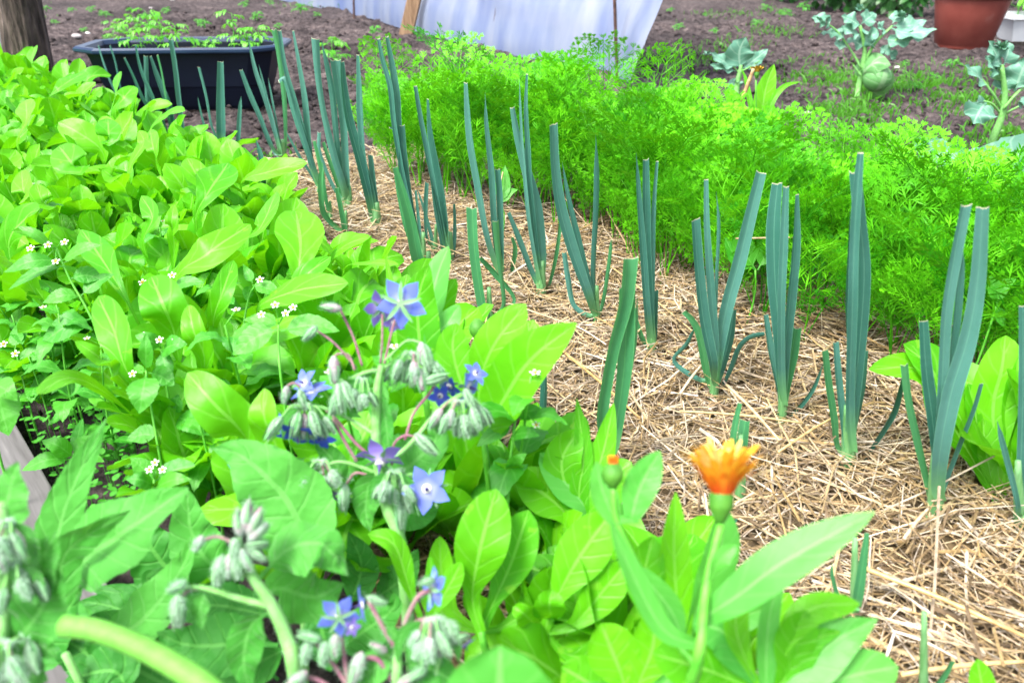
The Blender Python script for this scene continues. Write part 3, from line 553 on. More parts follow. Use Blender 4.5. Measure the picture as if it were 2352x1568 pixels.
# hand laid leaves in photo coordinates
def hleaf(parent, pts, wpx, d, mt, pr=prof_spat, nm=(0, -.75, .65), fold=.2, wave=.06, wf=1.6, serr=0, sn=12, tw=0., ns=22, name='leaf', curl=0, ph=0., crk=.035, crs=1.):
    """pts: (u, v) or (u, v, depth) from the stalk end to the tip"""
    P = [AD(p[0], p[1], p[2] if len(p) > 2 else d) for p in pts]
    mb = MB(); ribbon(mb, P, wpx * d / F, pr, nm, fold=fold, wave=wave, wf=wf, ns=ns, nc=8, serr=serr, sn=sn, twist=tw, curl=curl, ph=ph or pts[0][0] * .37, crk=crk, crs=crs)
    return link(name, mb.mesh(name), mt, parent, local=False)
def root_at(name, u, v, lb, cat, group=None): return empty(name, G(u, v) * [1, 1, 0], lb, cat, group)
def ground(p): return np.array([p[0], p[1], 0.0])
for i, (u, v, k) in enumerate([(120, 985, .5), (200, 1010, .45), (95, 905, .55), (170, 930, .6), (60, 860, .6), (250, 1060, .4), (140, 860, .6), (215, 900, .6), (300, 1110, .4)]):
    r = empty('flowering_weed', G(u, v) * [1, 1, 0], 'short leafy weed covering the dark soil beside the edging board', 'weed', 'low weeds beside the edging board', i * 1.1)
    for nm_, me in GK[i % 5]:
        if nm_ != 'flower': o = bpy.data.objects.new(nm_, me); COL.objects.link(o); o.parent = r; o.scale = (k * 1.5, k * 1.5, k)
# large leaves of the bed, each on the nearest plant
for i, (pts, wp) in enumerate([([(405, 640), (480, 580), (575, 515)], 95), ([(690, 650), (690, 560), (680, 484)], 112), ([(555, 420), (620, 395), (706, 374)], 62), ([(450, 500), (480, 440), (525, 375)], 88), ([(190, 410), (165, 375), (135, 335)], 78), ([(235, 350), (180, 305), (135, 282)], 68), ([(255, 345), (250, 308), (248, 272)], 54),
        ([(290, 440), (262, 410), (235, 388)], 60), ([(75, 480), (55, 440), (50, 392)], 52), ([(120, 500), (97, 460), (84, 422)], 50), ([(365, 385), (352, 340), (345, 298)], 40), ([(110, 235), (140, 200), (196, 165)], 52), ([(265, 260), (285, 225), (308, 198)], 46), ([(255, 270), (265, 220), (275, 165)], 28), ([(470, 440), (450, 400), (430, 363)], 56),
        ([(400, 765), (375, 700), (348, 635)], 104), ([(295, 860), (262, 760), (226, 680)], 84), ([(240, 900), (160, 868), (84, 905)], 52), ([(560, 1000), (490, 925), (430, 855)], 112), ([(470, 830), (445, 760), (433, 700)], 62), ([(490, 740), (512, 670), (537, 598)], 50), ([(640, 1040), (608, 960), (608, 892)], 92), ([(270, 860), (225, 818), (172, 783)], 50),
        ([(540, 810), (630, 762), (750, 742)], 72), ([(590, 715), (680, 668), (800, 650)], 78), ([(305, 715), (250, 620), (188, 528)], 70), ([(40, 330), (60, 280), (60, 230)], 50), ([(120, 180), (75, 150), (80, 108)], 34), ([(20, 560), (60, 500), (90, 480)], 70), ([(560, 560), (600, 520), (635, 440)], 50), ([(760, 600), (800, 560), (850, 545)], 50),
        ([(790, 620), (850, 605), (915, 608)], 36), ([(330, 560), (350, 500), (325, 450)], 44), ([(400, 560), (395, 510), (400, 470)], 34), ([(720, 700), (700, 640), (760, 590)], 60), ([(300, 380), (330, 330), (320, 300)], 36), ([(60, 640), (20, 600), (-10, 580)], 70), ([(110, 560), (90, 540), (30, 530)], 60), ([(345, 300), (390, 260), (425, 255)], 30)]):
    q = [G(p[0], p[1], zz) for p, zz in zip(pts, (.22, .275, .30))]; c = q[0] * [1, 1, 0]; r = min(BR, key=lambda o: (o.location.x - c[0]) ** 2 + (o.location.y - c[1]) ** 2); b0 = np.array(r.location); dd_ = (np.linalg.norm((q[1] - CAM) * [0, 1, 1]))
    m3 = MB(); ribbon(m3, [b0, b0 * .5 + q[0] * .5 + [0, 0, .02]] + q, wp * (q[1] - CAM) @ FWD / F, lambda t: .10 if t < .5 else max(.02, (lambda x: .12 + .88 * min(1, (x / .5)) ** 1.1 if x < .5 else (1 - ((x - .5) / .5) ** 2.2) ** .6)((t - .5) / .5)), (math.sin(i * 2.3) * .35, -.55, .8), fold=.14 + .1 * math.sin(i), wave=.07, wf=2, ns=34, nc=8, crk=.035, ph=i * 1.7)
    o = link('leaf', m3.mesh('marigold_leaf'), M['cal'], r, local=False); o.rotation_euler = (0, 0, -r.rotation_euler.z)
# right: round leaves beyond the leeks
r = root_at('marigold_plant', 2290, 1150, 'bright plant with round leaves behind the rightmost full leek', 'leafy plant')
b = G(2290, 1150); dd = b[1] / ray(2290, 1150)[1]
for (pts, wp, nm, tw) in [([(2290, 1150), (2180, 960), (2140, 850), (2075, 790)], 130, (.2, -.8, .6), .2), ([(2285, 1140), (2200, 950), (2110, 850), (1995, 848)], 78, (0, -.5, .8), 0), ([(2300, 1150), (2280, 950), (2300, 850), (2310, 770)], 110, (-.3, -.9, .3), .1),
                          ([(2295, 1150), (2250, 1040), (2240, 950), (2225, 880)], 70, (.3, -.9, .4), 0), ([(2305, 1150), (2330, 1000), (2345, 900), (2360, 800)], 100, (.1, -.9, .3), 0), ([(2290, 1150), (2275, 1090), (2262, 1020), (2258, 960)], 60, (0, -.9, .3), 0)]:
    hleaf(r, pts, wp, dd, M['cal'], nm=nm, tw=tw, wave=.05)
# leafy weed tips in the carrots
for (u, v, Y, lb, ls) in [(1735, 600, 1.60, 'smooth rounded green weed leaves poking out of the carrots behind the splayed leek', [((1735, 620), (1700, 560), (1700, 520), 60), ((1740, 620), (1770, 560), (1790, 515), 55), ((1735, 620), (1690, 590), (1665, 545), 45)]),
                      (2285, 660, 1.22, 'small smooth leaved weed among the carrots near the right edge', [((2290, 700), (2300, 660), (2335, 640), 34), ((2290, 700), (2280, 650), (2262, 640), 40), ((2290, 700), (2300, 740), (2310, 745), 30)]),
                      (1150, 420, 2.1, 'light green broad weed leaf at the foot of the carrots', [((1150, 470), (1155, 430), (1160, 380), 38), ((1150, 470), (1165, 445), (1190, 435), 26)])]:
    p0 = AY(u, v, Y); r = empty('weed_plant', ground(p0), lb, 'weed')
    m2 = MB(); tube(m2, [ground(p0), p0 * .5 + ground(p0) * .5 + [.01, 0, 0], AY(ls[0][0][0], ls[0][0][1], Y)], .002, nseg=5); link('stem', m2.mesh('stem'), M['stem'], r, local=False)
    for (a, b_, c, wp) in ls:
        d = Y / ray(*a)[1]; hleaf(r, [a, b_, c], wp, d, M['gal'], pr=prof_ovate)
# mid and foreground marigold plants
def marig(lb, crown, d, leaves, mt='cal', cat='marigold', group=None):
    """crown: (u, v) where the stalks meet; d: depth. Every leaf runs from the crown."""
    c = AD(crown[0], crown[1], d); r = empty('marigold_plant', ground(c), lb, cat, group)
    m2 = MB(); tube(m2, [ground(c), (ground(c) + c) / 2 + [.008, 0, 0], c], [.006, .005, .004], nseg=6, k=8); link('stem', m2.mesh('stem'), M['stem'], r, local=False)
    for lf in leaves:
        pts, wp = lf[0], lf[1]; kw = lf[2] if len(lf) > 2 else {}
        kw = dict(kw); m_ = M[kw.pop('m', mt)]; hleaf(r, [crown] + list(pts), wp, kw.pop('d', d), m_, **kw)
    return r
marig('tall leafy plant whose pointed leaf reaches far right over the straw', (1110, 1000), 1.0, [
    ([(1150, 930, .98), (1215, 830, .95), (1325, 742, .92)], 120, dict(fold=.3, wave=.05, nm=(-.3, -.75, .5), pr=prof_lanceb)), ([(1100, 900), (1130, 800, .98), (1208, 698, .97)], 92, dict(nm=(-.1, -.8, .6), fold=.15)),
    ([(1060, 880), (1040, 800), (1048, 742)], 86, dict(nm=(.1, -.9, .4))), ([(1140, 930), (1180, 860), (1225, 735, 1.02)], 110, dict(nm=(0, -.6, .7))), ([(1060, 940), (1020, 880), (1010, 800)], 60, {})])
marig('plant with two bright pointed leaves behind the top borage flower', (975, 900), 1.05, [
    ([(965, 800), (960, 690, 1.04), (985, 608, 1.03)], 100, dict(nm=(.05, -.95, .3), fold=.12, wave=.1, pr=prof_lanceb)), ([(985, 760, 1.08), (1000, 650, 1.08), (1030, 566, 1.08)], 74, dict(nm=(-.3, -.7, .6), m='calnear')), ([(1000, 760, 1.1), (1020, 690, 1.1), (1048, 640, 1.1)], 66, {}),
    ([(900, 700, 1.12), (895, 640, 1.12), (885, 585, 1.12)], 30, dict(pr=prof_lanceb)), ([(1000, 780), (1030, 740, 1.06), (1055, 700, 1.06)], 60, dict(m='calnear'))])
m2 = MB(); cb = AD(1096, 755, 1.02); ellipsoid(m2, cb, UP, .026, .0105, shape=lambda t: math.sin(math.pi * min(.97, max(.05, t))) ** .55)
rb = empty('marigold_bud', ground(cb), 'round closed green flower bud on a stalk in front of the straw', 'flower bud'); link('bud', m2.mesh('bud'), M['calyx'], rb, local=False)
m2 = MB(); tube(m2, [ground(cb), ground(cb) + [.01, 0, .12], cb - UP * .012], .0018, nseg=8); link('stem', m2.mesh('stem'), M['stem'], rb, local=False)
marig('low leafy plant in the centre foreground with one broad upright leaf', (1105, 1450), .86, [
    ([(1085, 1370), (1105, 1250, .84), (1140, 1122, .86)], 122, dict(nm=(0, -.95, .35), fold=.1, wave=.04)), ([(1130, 1390), (1175, 1290), (1215, 1170)], 100, dict(nm=(-.2, -.9, .4), d=.88)), ([(1040, 1400), (1015, 1320), (1010, 1230)], 60, dict(d=.9)),
    ([(1040, 1430), (1000, 1380), (975, 1320)], 60, dict(d=.9)), ([(1150, 1440), (1210, 1400), (1250, 1330)], 60, dict(d=.9))])
marig('curled spoon shaped leaf plant between the two borage clumps', (975, 1440), .84, [([(940, 1350), (905, 1250), (845, 1225)], 56, dict(nm=(.4, -.8, .5), fold=.2, tw=.6)), ([(985, 1380), (990, 1320), (988, 1275)], 26, {}), ([(1000, 1400), (1040, 1330), (1060, 1290)], 50, {})])
marig('leafy plant with a slanting smooth leaf left of the small flower bud', (1250, 1450), .84, [
    ([(1275, 1380), (1330, 1280), (1405, 1175)], 118, dict(nm=(-.3, -.85, .4), fold=.15)), ([(1265, 1420), (1262, 1390, .80), (1268, 1352, .80)], 80, dict(nm=(0, -.9, .3), wave=.12)), ([(1235, 1440), (1205, 1410, .8), (1178, 1392, .8)], 55, dict(wave=.2)),
    ([(1320, 1430), (1390, 1350), (1440, 1290)], 90, {}), ([(1300, 1500), (1370, 1500), (1440, 1440)], 70, {})])
marig('leafy plant whose leaves rise around the two pale front leek leaves', (1340, 1250), 1.0, [
    ([(1350, 1150), (1385, 1040), (1410, 925)], 62, dict(nm=(-.3, -.9, .3), pr=prof_lanceb)), ([(1330, 1130), (1340, 1050), (1325, 915)], 46, dict(pr=prof_lanceb)), ([(1310, 1150), (1290, 1060), (1330, 985)], 90, dict(nm=(.1, -.7, .6))),
    ([(1380, 1170), (1420, 1090), (1450, 1060)], 80, dict(nm=(-.2, -.5, .8))), ([(1290, 1170), (1230, 1120), (1190, 1080)], 110, dict(nm=(.2, -.5, .8))), ([(1350, 1180), (1300, 1110), (1240, 1040)], 90, dict(nm=(.2, -.5, .8), m='calnear'))])
marig('leafy plant rising straight below the orange flower', (1560, 1520), .74, [
    ([(1555, 1400), (1548, 1260), (1552, 1130)], 78, dict(nm=(.1, -.98, .2), pr=prof_lanceb, fold=.2)), ([(1600, 1400), (1650, 1280), (1665, 1165)], 90, dict(nm=(.2, -.9, .3), m='calnear')), ([(1510, 1400), (1480, 1330), (1500, 1230)], 90, {}),
    ([(1520, 1450), (1500, 1380), (1460, 1320)], 80, {}), ([(1620, 1460), (1690, 1420), (1770, 1395)], 70, dict(m='calnear'))])
marig('leafy clump in the bottom right foreground with drooping outer leaves', (1760, 1600), .66, [
    ([(1790, 1500), (1860, 1400), (1975, 1385)], 70, dict(nm=(-.1, -.5, .85), fold=-.2)), ([(1830, 1540), (1920, 1470), (2015, 1420)], 130, dict(nm=(-.2, -.6, .8), m='calnear', pr=prof_ovate)), ([(1850, 1580), (1960, 1550), (2062, 1530)], 110, dict(nm=(0, -.5, .8), m='calnear')),
    ([(1760, 1500), (1770, 1400), (1800, 1310)], 50, dict(pr=prof_lanceb, m='calnear')), ([(1700, 1520), (1660, 1450), (1590, 1430)], 110, dict(nm=(.2, -.6, .7), m='calnear')), ([(1680, 1560), (1600, 1530), (1500, 1500)], 120, dict(nm=(.2, -.5, .8))), ([(1820, 1540), (1870, 1470), (1930, 1450)], 60, dict(pr=prof_lanceb)),
    ([(1720, 1530), (1690, 1440), (1700, 1340)], 60, dict(nm=(.1, -.9, .3))), ([(1800, 1560), (1820, 1480), (1850, 1400)], 100, dict(nm=(.1, -.8, .5)))])
marig('wide blurred pale leaf plant at the bottom centre', (1200, 1900), .50, [([(1180, 1760), (1150, 1600), (1150, 1482)], 270, dict(nm=(0, -.6, .8), m='calnear', wave=.05, fold=.08)), ([(1240, 1720), (1330, 1640), (1420, 1580)], 130, dict(m='calnear'))])
marig('small bright leaf tip at the bottom right edge on the straw', (2290, 1680), .80, [([(2275, 1640), (2255, 1570), (2245, 1512)], 56, dict(nm=(-.2, -.9, .3))), ([(2310, 1640), (2330, 1600), (2350, 1570)], 46, {})])
marig('leafy plant filling between the small flower bud and the orange flower', (1440, 1640), .72, [([(1430, 1560), (1400, 1480), (1380, 1430)], 120, {}), ([(1470, 1560), (1500, 1480), (1500, 1400)], 110, {}), ([(1400, 1600), (1340, 1560), (1290, 1530)], 120, {}), ([(1500, 1590), (1560, 1540), (1600, 1500)], 110, dict(m='calnear'))])
# the flowering marigold with its long pale leaf
def flower_head(parent, c, up, Rr, ringspec, calyx=True):
    up = norm(np.asarray(up, float)); a = norm(np.cross(up, [0, 1, .2])); b_ = np.cross(up, a)
    if calyx:
        m2 = MB(); ellipsoid(m2, c - up * Rr * .15, up, Rr * 1.0, Rr * .36, n=10, k=12, shape=lambda t: min(1, .35 + 1.3 * t) * (1 if t < .8 else 1 - (t - .8)), jit=.05); link('calyx', m2.mesh('calyx'), M['calyx'], parent, local=False)
    for (mt, n, tilt, L, W, off) in ringspec:
        m2 = MB()
        for i in range(n):
            az = 6.283 * i / n + off; d = a * math.cos(az) + b_ * math.sin(az); jt = rnd.uniform(-.2, .2); e = tilt * .85 + jt; dr = up * math.cos(e) + d * math.sin(e); l_ = L * Rr * rnd.uniform(.75, 1.12)
            p0 = c + up * Rr * .22 + d * Rr * .30; ribbon(m2, [p0, p0 + dr * l_ * .5, p0 + (dr * .9 + d * .18) * l_], W * Rr, lambda t: .5 + .5 * min(1, t * 2) if t < .85 else 1 - (t - .85) * 3.5, d * -1 + up * .3, fold=.15, ns=6, nc=2)
        link('petals', m2.mesh('petals'), M[mt], parent, local=False)
cF = AD(1656, 1150, .62); r = empty('marigold_plant', ground(cF) + [0, .02, 0], 'flowering marigold with the half open orange bloom and a long pale leaf', 'marigold')
m2 = MB(); tube(m2, [ground(cF) + [-.02, .03, 0], AD(1590, 1568, .60), AD(1622, 1350, .61), cF - UP * .018], [.0042, .0042, .0036, .0032], nseg=20, k=10); link('stem', m2.mesh('stem'), M['stem'], r, local=False)
fl = empty('flower', cF - np.array(r.location), None, None); fl.parent = r; KIDS.setdefault(r.name, []).append(fl)
flower_head(fl, cF, UP + RT * .05, .026, [('orange2', 14, .70, .95, .24, 0), ('orange', 20, .50, 1.4, .24, .13), ('orange', 22, .40, 1.65, .22, .2), ('paleor', 20, .26, 1.65, .2, .1), ('orange', 14, .14, 1.5, .2, .3), ('paleor', 10, .06, 1.4, .2, .5)])
for (pts, wp, kw) in [([(1612, 1420, .61), (1690, 1370, .60), (1800, 1290, .59), (2008, 1175, .58)], 100, dict(nm=(-.25, -.45, .9), pr=prof_lanceb, fold=.10, m='calnear', crk=.012, wave=.02)), ([(1625, 1340, .61), (1650, 1290), (1690, 1250)], 40, dict(m='calnear')), ([(1600, 1480, .60), (1520, 1440), (1440, 1290), (1400, 1190)], 56, dict(pr=prof_lanceb, m='calnear', nm=(.5, -.8, .2)))]:
    hleaf(r, pts, wp, .60, M[kw.pop('m')], **kw)
cb = AD(1408, 1092, .66); rb = empty('marigold_plant', ground(cb), 'marigold stem with a small bud showing a red orange tip', 'marigold')
m2 = MB(); ellipsoid(m2, cb, UP, .020, .0095, shape=lambda t: math.sin(math.pi * min(.9, max(.06, t * .9))) ** .6, jit=.06); link('bud', m2.mesh('bud'), M['calyx'], rb, local=False)
m2 = MB()
for i in range(9):
    a = i * .7; ribbon(m2, [cb + UP * .006, cb + UP * .011 + RT * .002 * math.cos(a), cb + UP * .017 + RT * .004 * math.cos(a) + FWD * .004 * math.sin(a)], .0045, prof_petal, (0, -1, .1), ns=4, nc=2)
link('petals', m2.mesh('petals'), M['orange2'], rb, local=False)
m2 = MB(); tube(m2, [ground(cb), AD(1575, 1568, .66), AD(1560, 1480, .66), AD(1480, 1330, .66), AD(1418, 1200, .66), cb - UP * .01], [.0035, .003, .003, .003, .0026], nseg=24, k=8); link('stem', m2.mesh('stem'), M['stem'], rb, local=False)
for (pts, wp, kw) in [([(1450, 1190), (1470, 1120), (1515, 1035)], 78, dict(nm=(-.3, -.9, .3), pr=prof_lanceb)), ([(1415, 1200), (1385, 1130), (1370, 1060)], 62, dict(nm=(.2, -.9, .3), pr=prof_lanceb)), ([(1390, 1203), (1425, 1192), (1470, 1200)], 26, dict(nm=(0, -.3, .9), pr=prof_ovate)),
                  ([(1470, 1310), (1540, 1400), (1570, 1470)], 60, dict(nm=(.3, -.9, .3), pr=prof_lanceb))]:
    hleaf(rb, pts, wp, .66, M['calnear'], **kw)
# yellow daisy like flower and its leaf beyond the carrots
c = AY(1738, 170, 2.75); r = empty('marigold_plant', ground(c), 'marigold with a yellow bloom and an upright broad leaf beyond the carrots', 'marigold')
fl = empty('flower', c - np.array(r.location), None, None); fl.parent = r
flower_head(fl, c, (0, .2, 1), .024, [('yellow', 16, .7, 1.0, .35, 0), ('yellow', 12, .3, .8, .3, .3)])
m2 = MB(); tube(m2, [ground(c), c * .5 + ground(c) * .5 + [.02, 0, 0], c - [0, 0, .02]], .003, nseg=8); link('stem', m2.mesh('stem'), M['stem'], r, local=False)
for (pts, wp, kw) in [([(1745, 330), (1750, 260), (1760, 200), (1778, 148)], 52, dict(nm=(.1, -.95, .2), pr=prof_lanceb)), ([(1750, 320), (1770, 240), (1800, 200), (1838, 188)], 16, dict(pr=prof_lanceb)), ([(1740, 320), (1720, 220), (1712, 180), (1702, 158)], 14, dict(pr=prof_lanceb)), ([(1740, 320), (1700, 270), (1690, 240), (1670, 205)], 40, {})]:
    hleaf(r, pts, wp, 2.75 / ray(*pts[0])[1], M['cal'], **kw)
# ------------------------------------------------------------------ small white flowered weeds (opposite toothed leaves)
def daisylet(parent, c, r_, face=(0, -.5, .85)):
    f = norm(np.asarray(face, float)); a = norm(np.cross(f, [1, .1, .2])); b_ = np.cross(f, a)
    m2 = MB(); ellipsoid(m2, c, f, r_ * .9, r_ * .55, n=6, k=8); o = link('flower', m2.mesh('disc'), M['yellow'], parent, local=False)
    m2 = MB()
    for i in range(5):
        d = a * math.cos(i * 1.2566) + b_ * math.sin(i * 1.2566); ribbon(m2, [c + d * r_ * .45, c + d * r_ * .8, c + d * r_ * 1.25], r_ * .65, lambda t: .6 + .4 * min(1, t * 1.5) if t < .9 else .7, f, ns=3, nc=2)
    w_ = link('petals', m2.mesh('petals'), M['white'], o, local=False)
def weed(lb, path, d, pairs, flowers, group='small white flowered weeds', mt='gal'):
    """path: stem points (u,v) from the top down; pairs: (u, v, tip_u, tip_v, width) leaves; flowers: (u, v)"""
    top = AD(path[0][0], path[0][1], d); r = empty('flowering_weed', ground(AD(path[-1][0], path[-1][1], d)), lb, 'weed', group)
    low = AD(path[-1][0], path[-1][1], d); m2 = MB(); P = [AD(u, v, d) for u, v in path]; P.append(ground(low)); tube(m2, P, [.0014, .0018, .0028], nseg=16, k=7)
    for (u, v) in flowers:
        c = AD(u, v, d - .012); tube(m2, [top, (top + c) / 2 + UP * .003, c], .0007, nseg=5, k=5)
    link('stem', m2.mesh('stem'), M['stem'], r, local=False)
    for (u, v, tu, tv, w_) in pairs:
        dd = d + rnd.uniform(-.03, .02); mu, mv = (u + tu) / 2, (v + tv) / 2 - abs(tu - u) * .10
        hleaf(r, [(u, v, d), (mu, mv, dd), (tu, tv, dd)], w_, d, M[mt], pr=prof_ovate, nm=(rnd.uniform(-.3, .3), -.55, .8), fold=.12, wave=.04, serr=.05, sn=9, ns=36)
    for (u, v) in flowers: daisylet(r, AD(u, v, d - .012), d * 7.5 / F)
    return r
weed('tall white flowered weed with pairs of toothed leaves at the left edge', [(130, 570), (160, 640), (205, 720), (250, 830)], 1.30, [(140, 600, 10, 625, 44), (140, 600, 235, 562, 40), (185, 680, 262, 630, 42), (185, 680, 98, 695, 42), (150, 610, 20, 665, 30), (215, 730, 95, 790, 72), (120, 570, 40, 520, 26), (160, 640, 235, 640, 50)], [(110, 562), (148, 556), (97, 606), (70, 570), (128, 600)])
weed('white flowered weed with three blooms just above the borage buds', [(640, 745), (640, 800), (650, 900)], 1.12, [(640, 755, 535, 815, 70), (640, 750, 560, 735, 44), (645, 760, 780, 760, 60)], [(600, 722), (656, 719), (673, 706), (632, 700)])
weed('small weed with a single white flower beside a large smooth leaf', [(395, 640), (390, 720), (385, 800)], 1.45, [(393, 660, 470, 650, 34), (393, 660, 330, 650, 30)], [(395, 632), (327, 648)])
weed('weed with one tiny bloom and paired leaves right of the large leaf', [(590, 650), (570, 690), (560, 800)], 1.35, [(580, 655, 645, 680, 40), (575, 655, 565, 690, 28), (580, 650, 558, 606, 24)], [(597, 642)])
weed('low weed bearing three white flowers in a tight bunch near the big borage leaf', [(355, 1100), (350, 1160), (345, 1250)], 1.05, [(355, 1110, 300, 1050, 50), (355, 1105, 455, 1070, 56), (355, 1115, 290, 1100, 44), (355, 1120, 440, 1100, 50)], [(343, 1078), (373, 1078), (356, 1062)])
weed('budding weed with downward pointing leaves in the left bed', [(335, 850), (345, 920), (370, 1060)], 1.15, [(335, 860, 320, 950, 74), (340, 855, 400, 885, 56), (335, 850, 335, 765, 40), (365, 1000, 290, 1010, 50), (330, 860, 300, 830, 20)], [(304, 858)])
weed('weed with yellow green buds and broad pointed leaves left of centre', [(370, 800), (385, 900), (400, 990)], 1.18, [(370, 805, 430, 790, 60), (370, 805, 390, 880, 40), (400, 955, 395, 1030, 54), (405, 955, 470, 1000, 54), (400, 950, 410, 905, 44), (370, 800, 310, 770, 40)], [(366, 780), (404, 780), (330, 770)])
weed('branching weed with one white daisy in front of the straw beside the marigold leaf', [(1188, 935), (1180, 990), (1170, 1080), (1165, 1200)], .98, [(1180, 980, 1095, 1025, 46), (1185, 960, 1245, 940, 44), (1175, 1000, 1240, 1000, 40), (1170, 1080, 1120, 1085, 36), (1170, 1080, 1210, 1040, 40)], [(1195, 906), (1232, 975), (1180, 920)])
weed('dark leaved weed beside the wooden bed edging', [(35, 800), (60, 900), (75, 960)], 1.42, [(35, 830, 120, 800, 30), (45, 850, 110, 830, 30), (40, 840, -10, 880, 50), (60, 900, 140, 880, 56), (60, 900, 0, 960, 60), (35, 800, 45, 740, 40)], [(8, 790), (35, 812)])
weed('weed seedling with round toothed leaves over the corner of the edging board', [(170, 1040), (165, 1080)], 1.22, [(170, 1050, 95, 1010, 44), (170, 1050, 215, 1000, 50), (165, 1055, 50, 1080, 46), (170, 1040, 190, 960, 34), (175, 1050, 240, 1060, 44)], [])
weed('leafy weed leaf hanging over the left edge of the photo', [(-10, 930), (0, 1050)], 1.15, [(-15, 880, 20, 1000, 90), (-15, 880, 40, 920, 60)], [])
# tiny round leaved ground cover seedlings in the dark gap at the left
mb = MB(); rr = random.Random(77)
for k in range(900):
    u, v = rr.uniform(-40, 330), rr.uniform(720, 1180); 
    if abs(u - (90 + (v - 900) * .35)) > 190 or u < 50 + (v - 962) * .6: continue
    z = rr.uniform(.02, .09); c = G(u, v, z); a = rr.uniform(0, 6.28); d = np.array([math.cos(a), math.sin(a), rr.uniform(0, .4)]); L = rr.uniform(.006, .013)
    ribbon(mb, [c, c + d * L * .6, c + d * L * 1.2], L * .9, prof_lance, (0, 0, 1), fold=.1, ns=4, nc=2)
    if k % 4 == 0: tube(mb, [c * [1, 1, 0], c], .0006, nseg=2, k=4, cap=False)
tag(link('ground_cover', mb.mesh('ground_cover'), M['gal']), 'tiny round leaved seedlings covering the dark soil by the edging board', 'seedlings', kind='stuff')
# ------------------------------------------------------------------ borage
def hairs(mb, P, rad, n, L, rr):
    for _ in range(n):
        i = rr.randrange(0, len(P) - 1); f = rr.random(); p = P[i] * (1 - f) + P[i + 1] * f; T = norm(P[i + 1] - P[i]); q = norm(np.array([rr.gauss(0, 1), rr.gauss(0, 1), rr.gauss(0, 1)])); q = norm(q - T * (q @ T)); s_ = np.cross(T, q)
        a = p + q * rad; mb.add([a + s_ * .0003, a - s_ * .0003, a + q * L * rr.uniform(.6, 1.2)], [(0, 1, 2)], mi=1)
def bstem(parent, pts, rad, mt='stem_hairy', name='stem', hn=60, rr=random.Random(9)):
    m2 = MB(); P = tube(m2, pts, rad, nseg=14, k=8); hairs(m2, P, (rad[-1] if hasattr(rad, '__len__') else rad) * 1.02, int(hn * 2.4), .0036, rr); return link(name, m2.mesh(name), [M[mt], M['hair']], parent, local=False)
def bbud(parent, c, ax, L, pink=False, rr=random.Random(4), stalk=None):
    ax = norm(np.asarray(ax, float)); m2 = MB(); r_ = L * .21
    sh = lambda t: (math.sin(math.pi * min(.97, max(.04, t ** .8))) ** .7)
    ellipsoid(m2, c, ax, L, r_, n=10, k=10, shape=sh, jit=.10)
    for _ in range(230):
        t = rr.uniform(.05, .98); q = norm(np.array([rr.gauss(0, 1), rr.gauss(0, 1), rr.gauss(0, 1)])); q = norm(q - ax * (q @ ax)); s_ = np.cross(ax, q); p = c + ax * (t - .5) * L + q * r_ * sh(t); e = norm(q + ax * .3)
        m2.add([p + s_ * .00032, p - s_ * .00032, p + e * .0036 * rr.uniform(.6, 1.2)], [(0, 1, 2)], mi=1)
    b_ = link('bud', m2.mesh('bud'), [M['budpink' if pink else 'bud'], M['hair']], parent, local=False)
    m2 = MB()     # narrow sepals along it
    a1 = norm(np.cross(ax, [.2, 1, .1])); a2 = np.cross(ax, a1)
    for i in range(4):
        q = a1 * math.cos(i * 1.57 + .4) + a2 * math.sin(i * 1.57 + .4); p0 = c - ax * L * .5; ribbon(m2, [p0, c + q * r_ * 1.12 - ax * L * .05, c + ax * L * (.52 + rr.uniform(0, .15)) + q * r_ * .7], r_ * .6, prof_lance, q, ns=6, nc=2, fold=-.2)
    link('sepals', m2.mesh('sepals'), M['sepal'], b_, local=False)
    if stalk is not None: bstem(parent, [stalk, (stalk + c - ax * L * .5) / 2 + UP * np.linalg.norm(stalk - c) * .18, c - ax * L * .5], [.0014, .0010], 'stem_pink' if pink else 'stem_hairy', name='flower_stalk', hn=26)
def cluster(parent, u, v, d, n, spread, seed, down=1.0, side=0., L=.017, pink=.22):
    rr = random.Random(seed); c = AD(u, v, d)
    for i in range(n):
        f = (i + .5) / n * 2 - 1; q = c + RT * (f * spread + side * rr.uniform(.3, 1) * .01) - UP * down * (.016 + rr.uniform(0, .012)) * (1 - .3 * abs(f)) + FWD * rr.uniform(-.02, .02)
        ax = norm(-UP * down + RT * f * .7 + FWD * rr.uniform(-.3, .3)); bbud(parent, q, ax, L * rr.uniform(.75, 1.15), rr.random() < pink, rr, c + RT * f * .004)
    for i in range(3):
        s_ = rr.choice([-1, 1]); hl = MB(); p = c + RT * s_ * rr.uniform(0, .01); ribbon(hl, [p, p + RT * s_ * .014 - UP * .01 * down, p + RT * s_ * .018 - UP * .034 * down], .009, prof_lance, (0, -1, .3), ns=8, nc=2, fold=.2, serr=.06)
        link('bract', hl.mesh('bract'), M['borage'], parent, local=False)
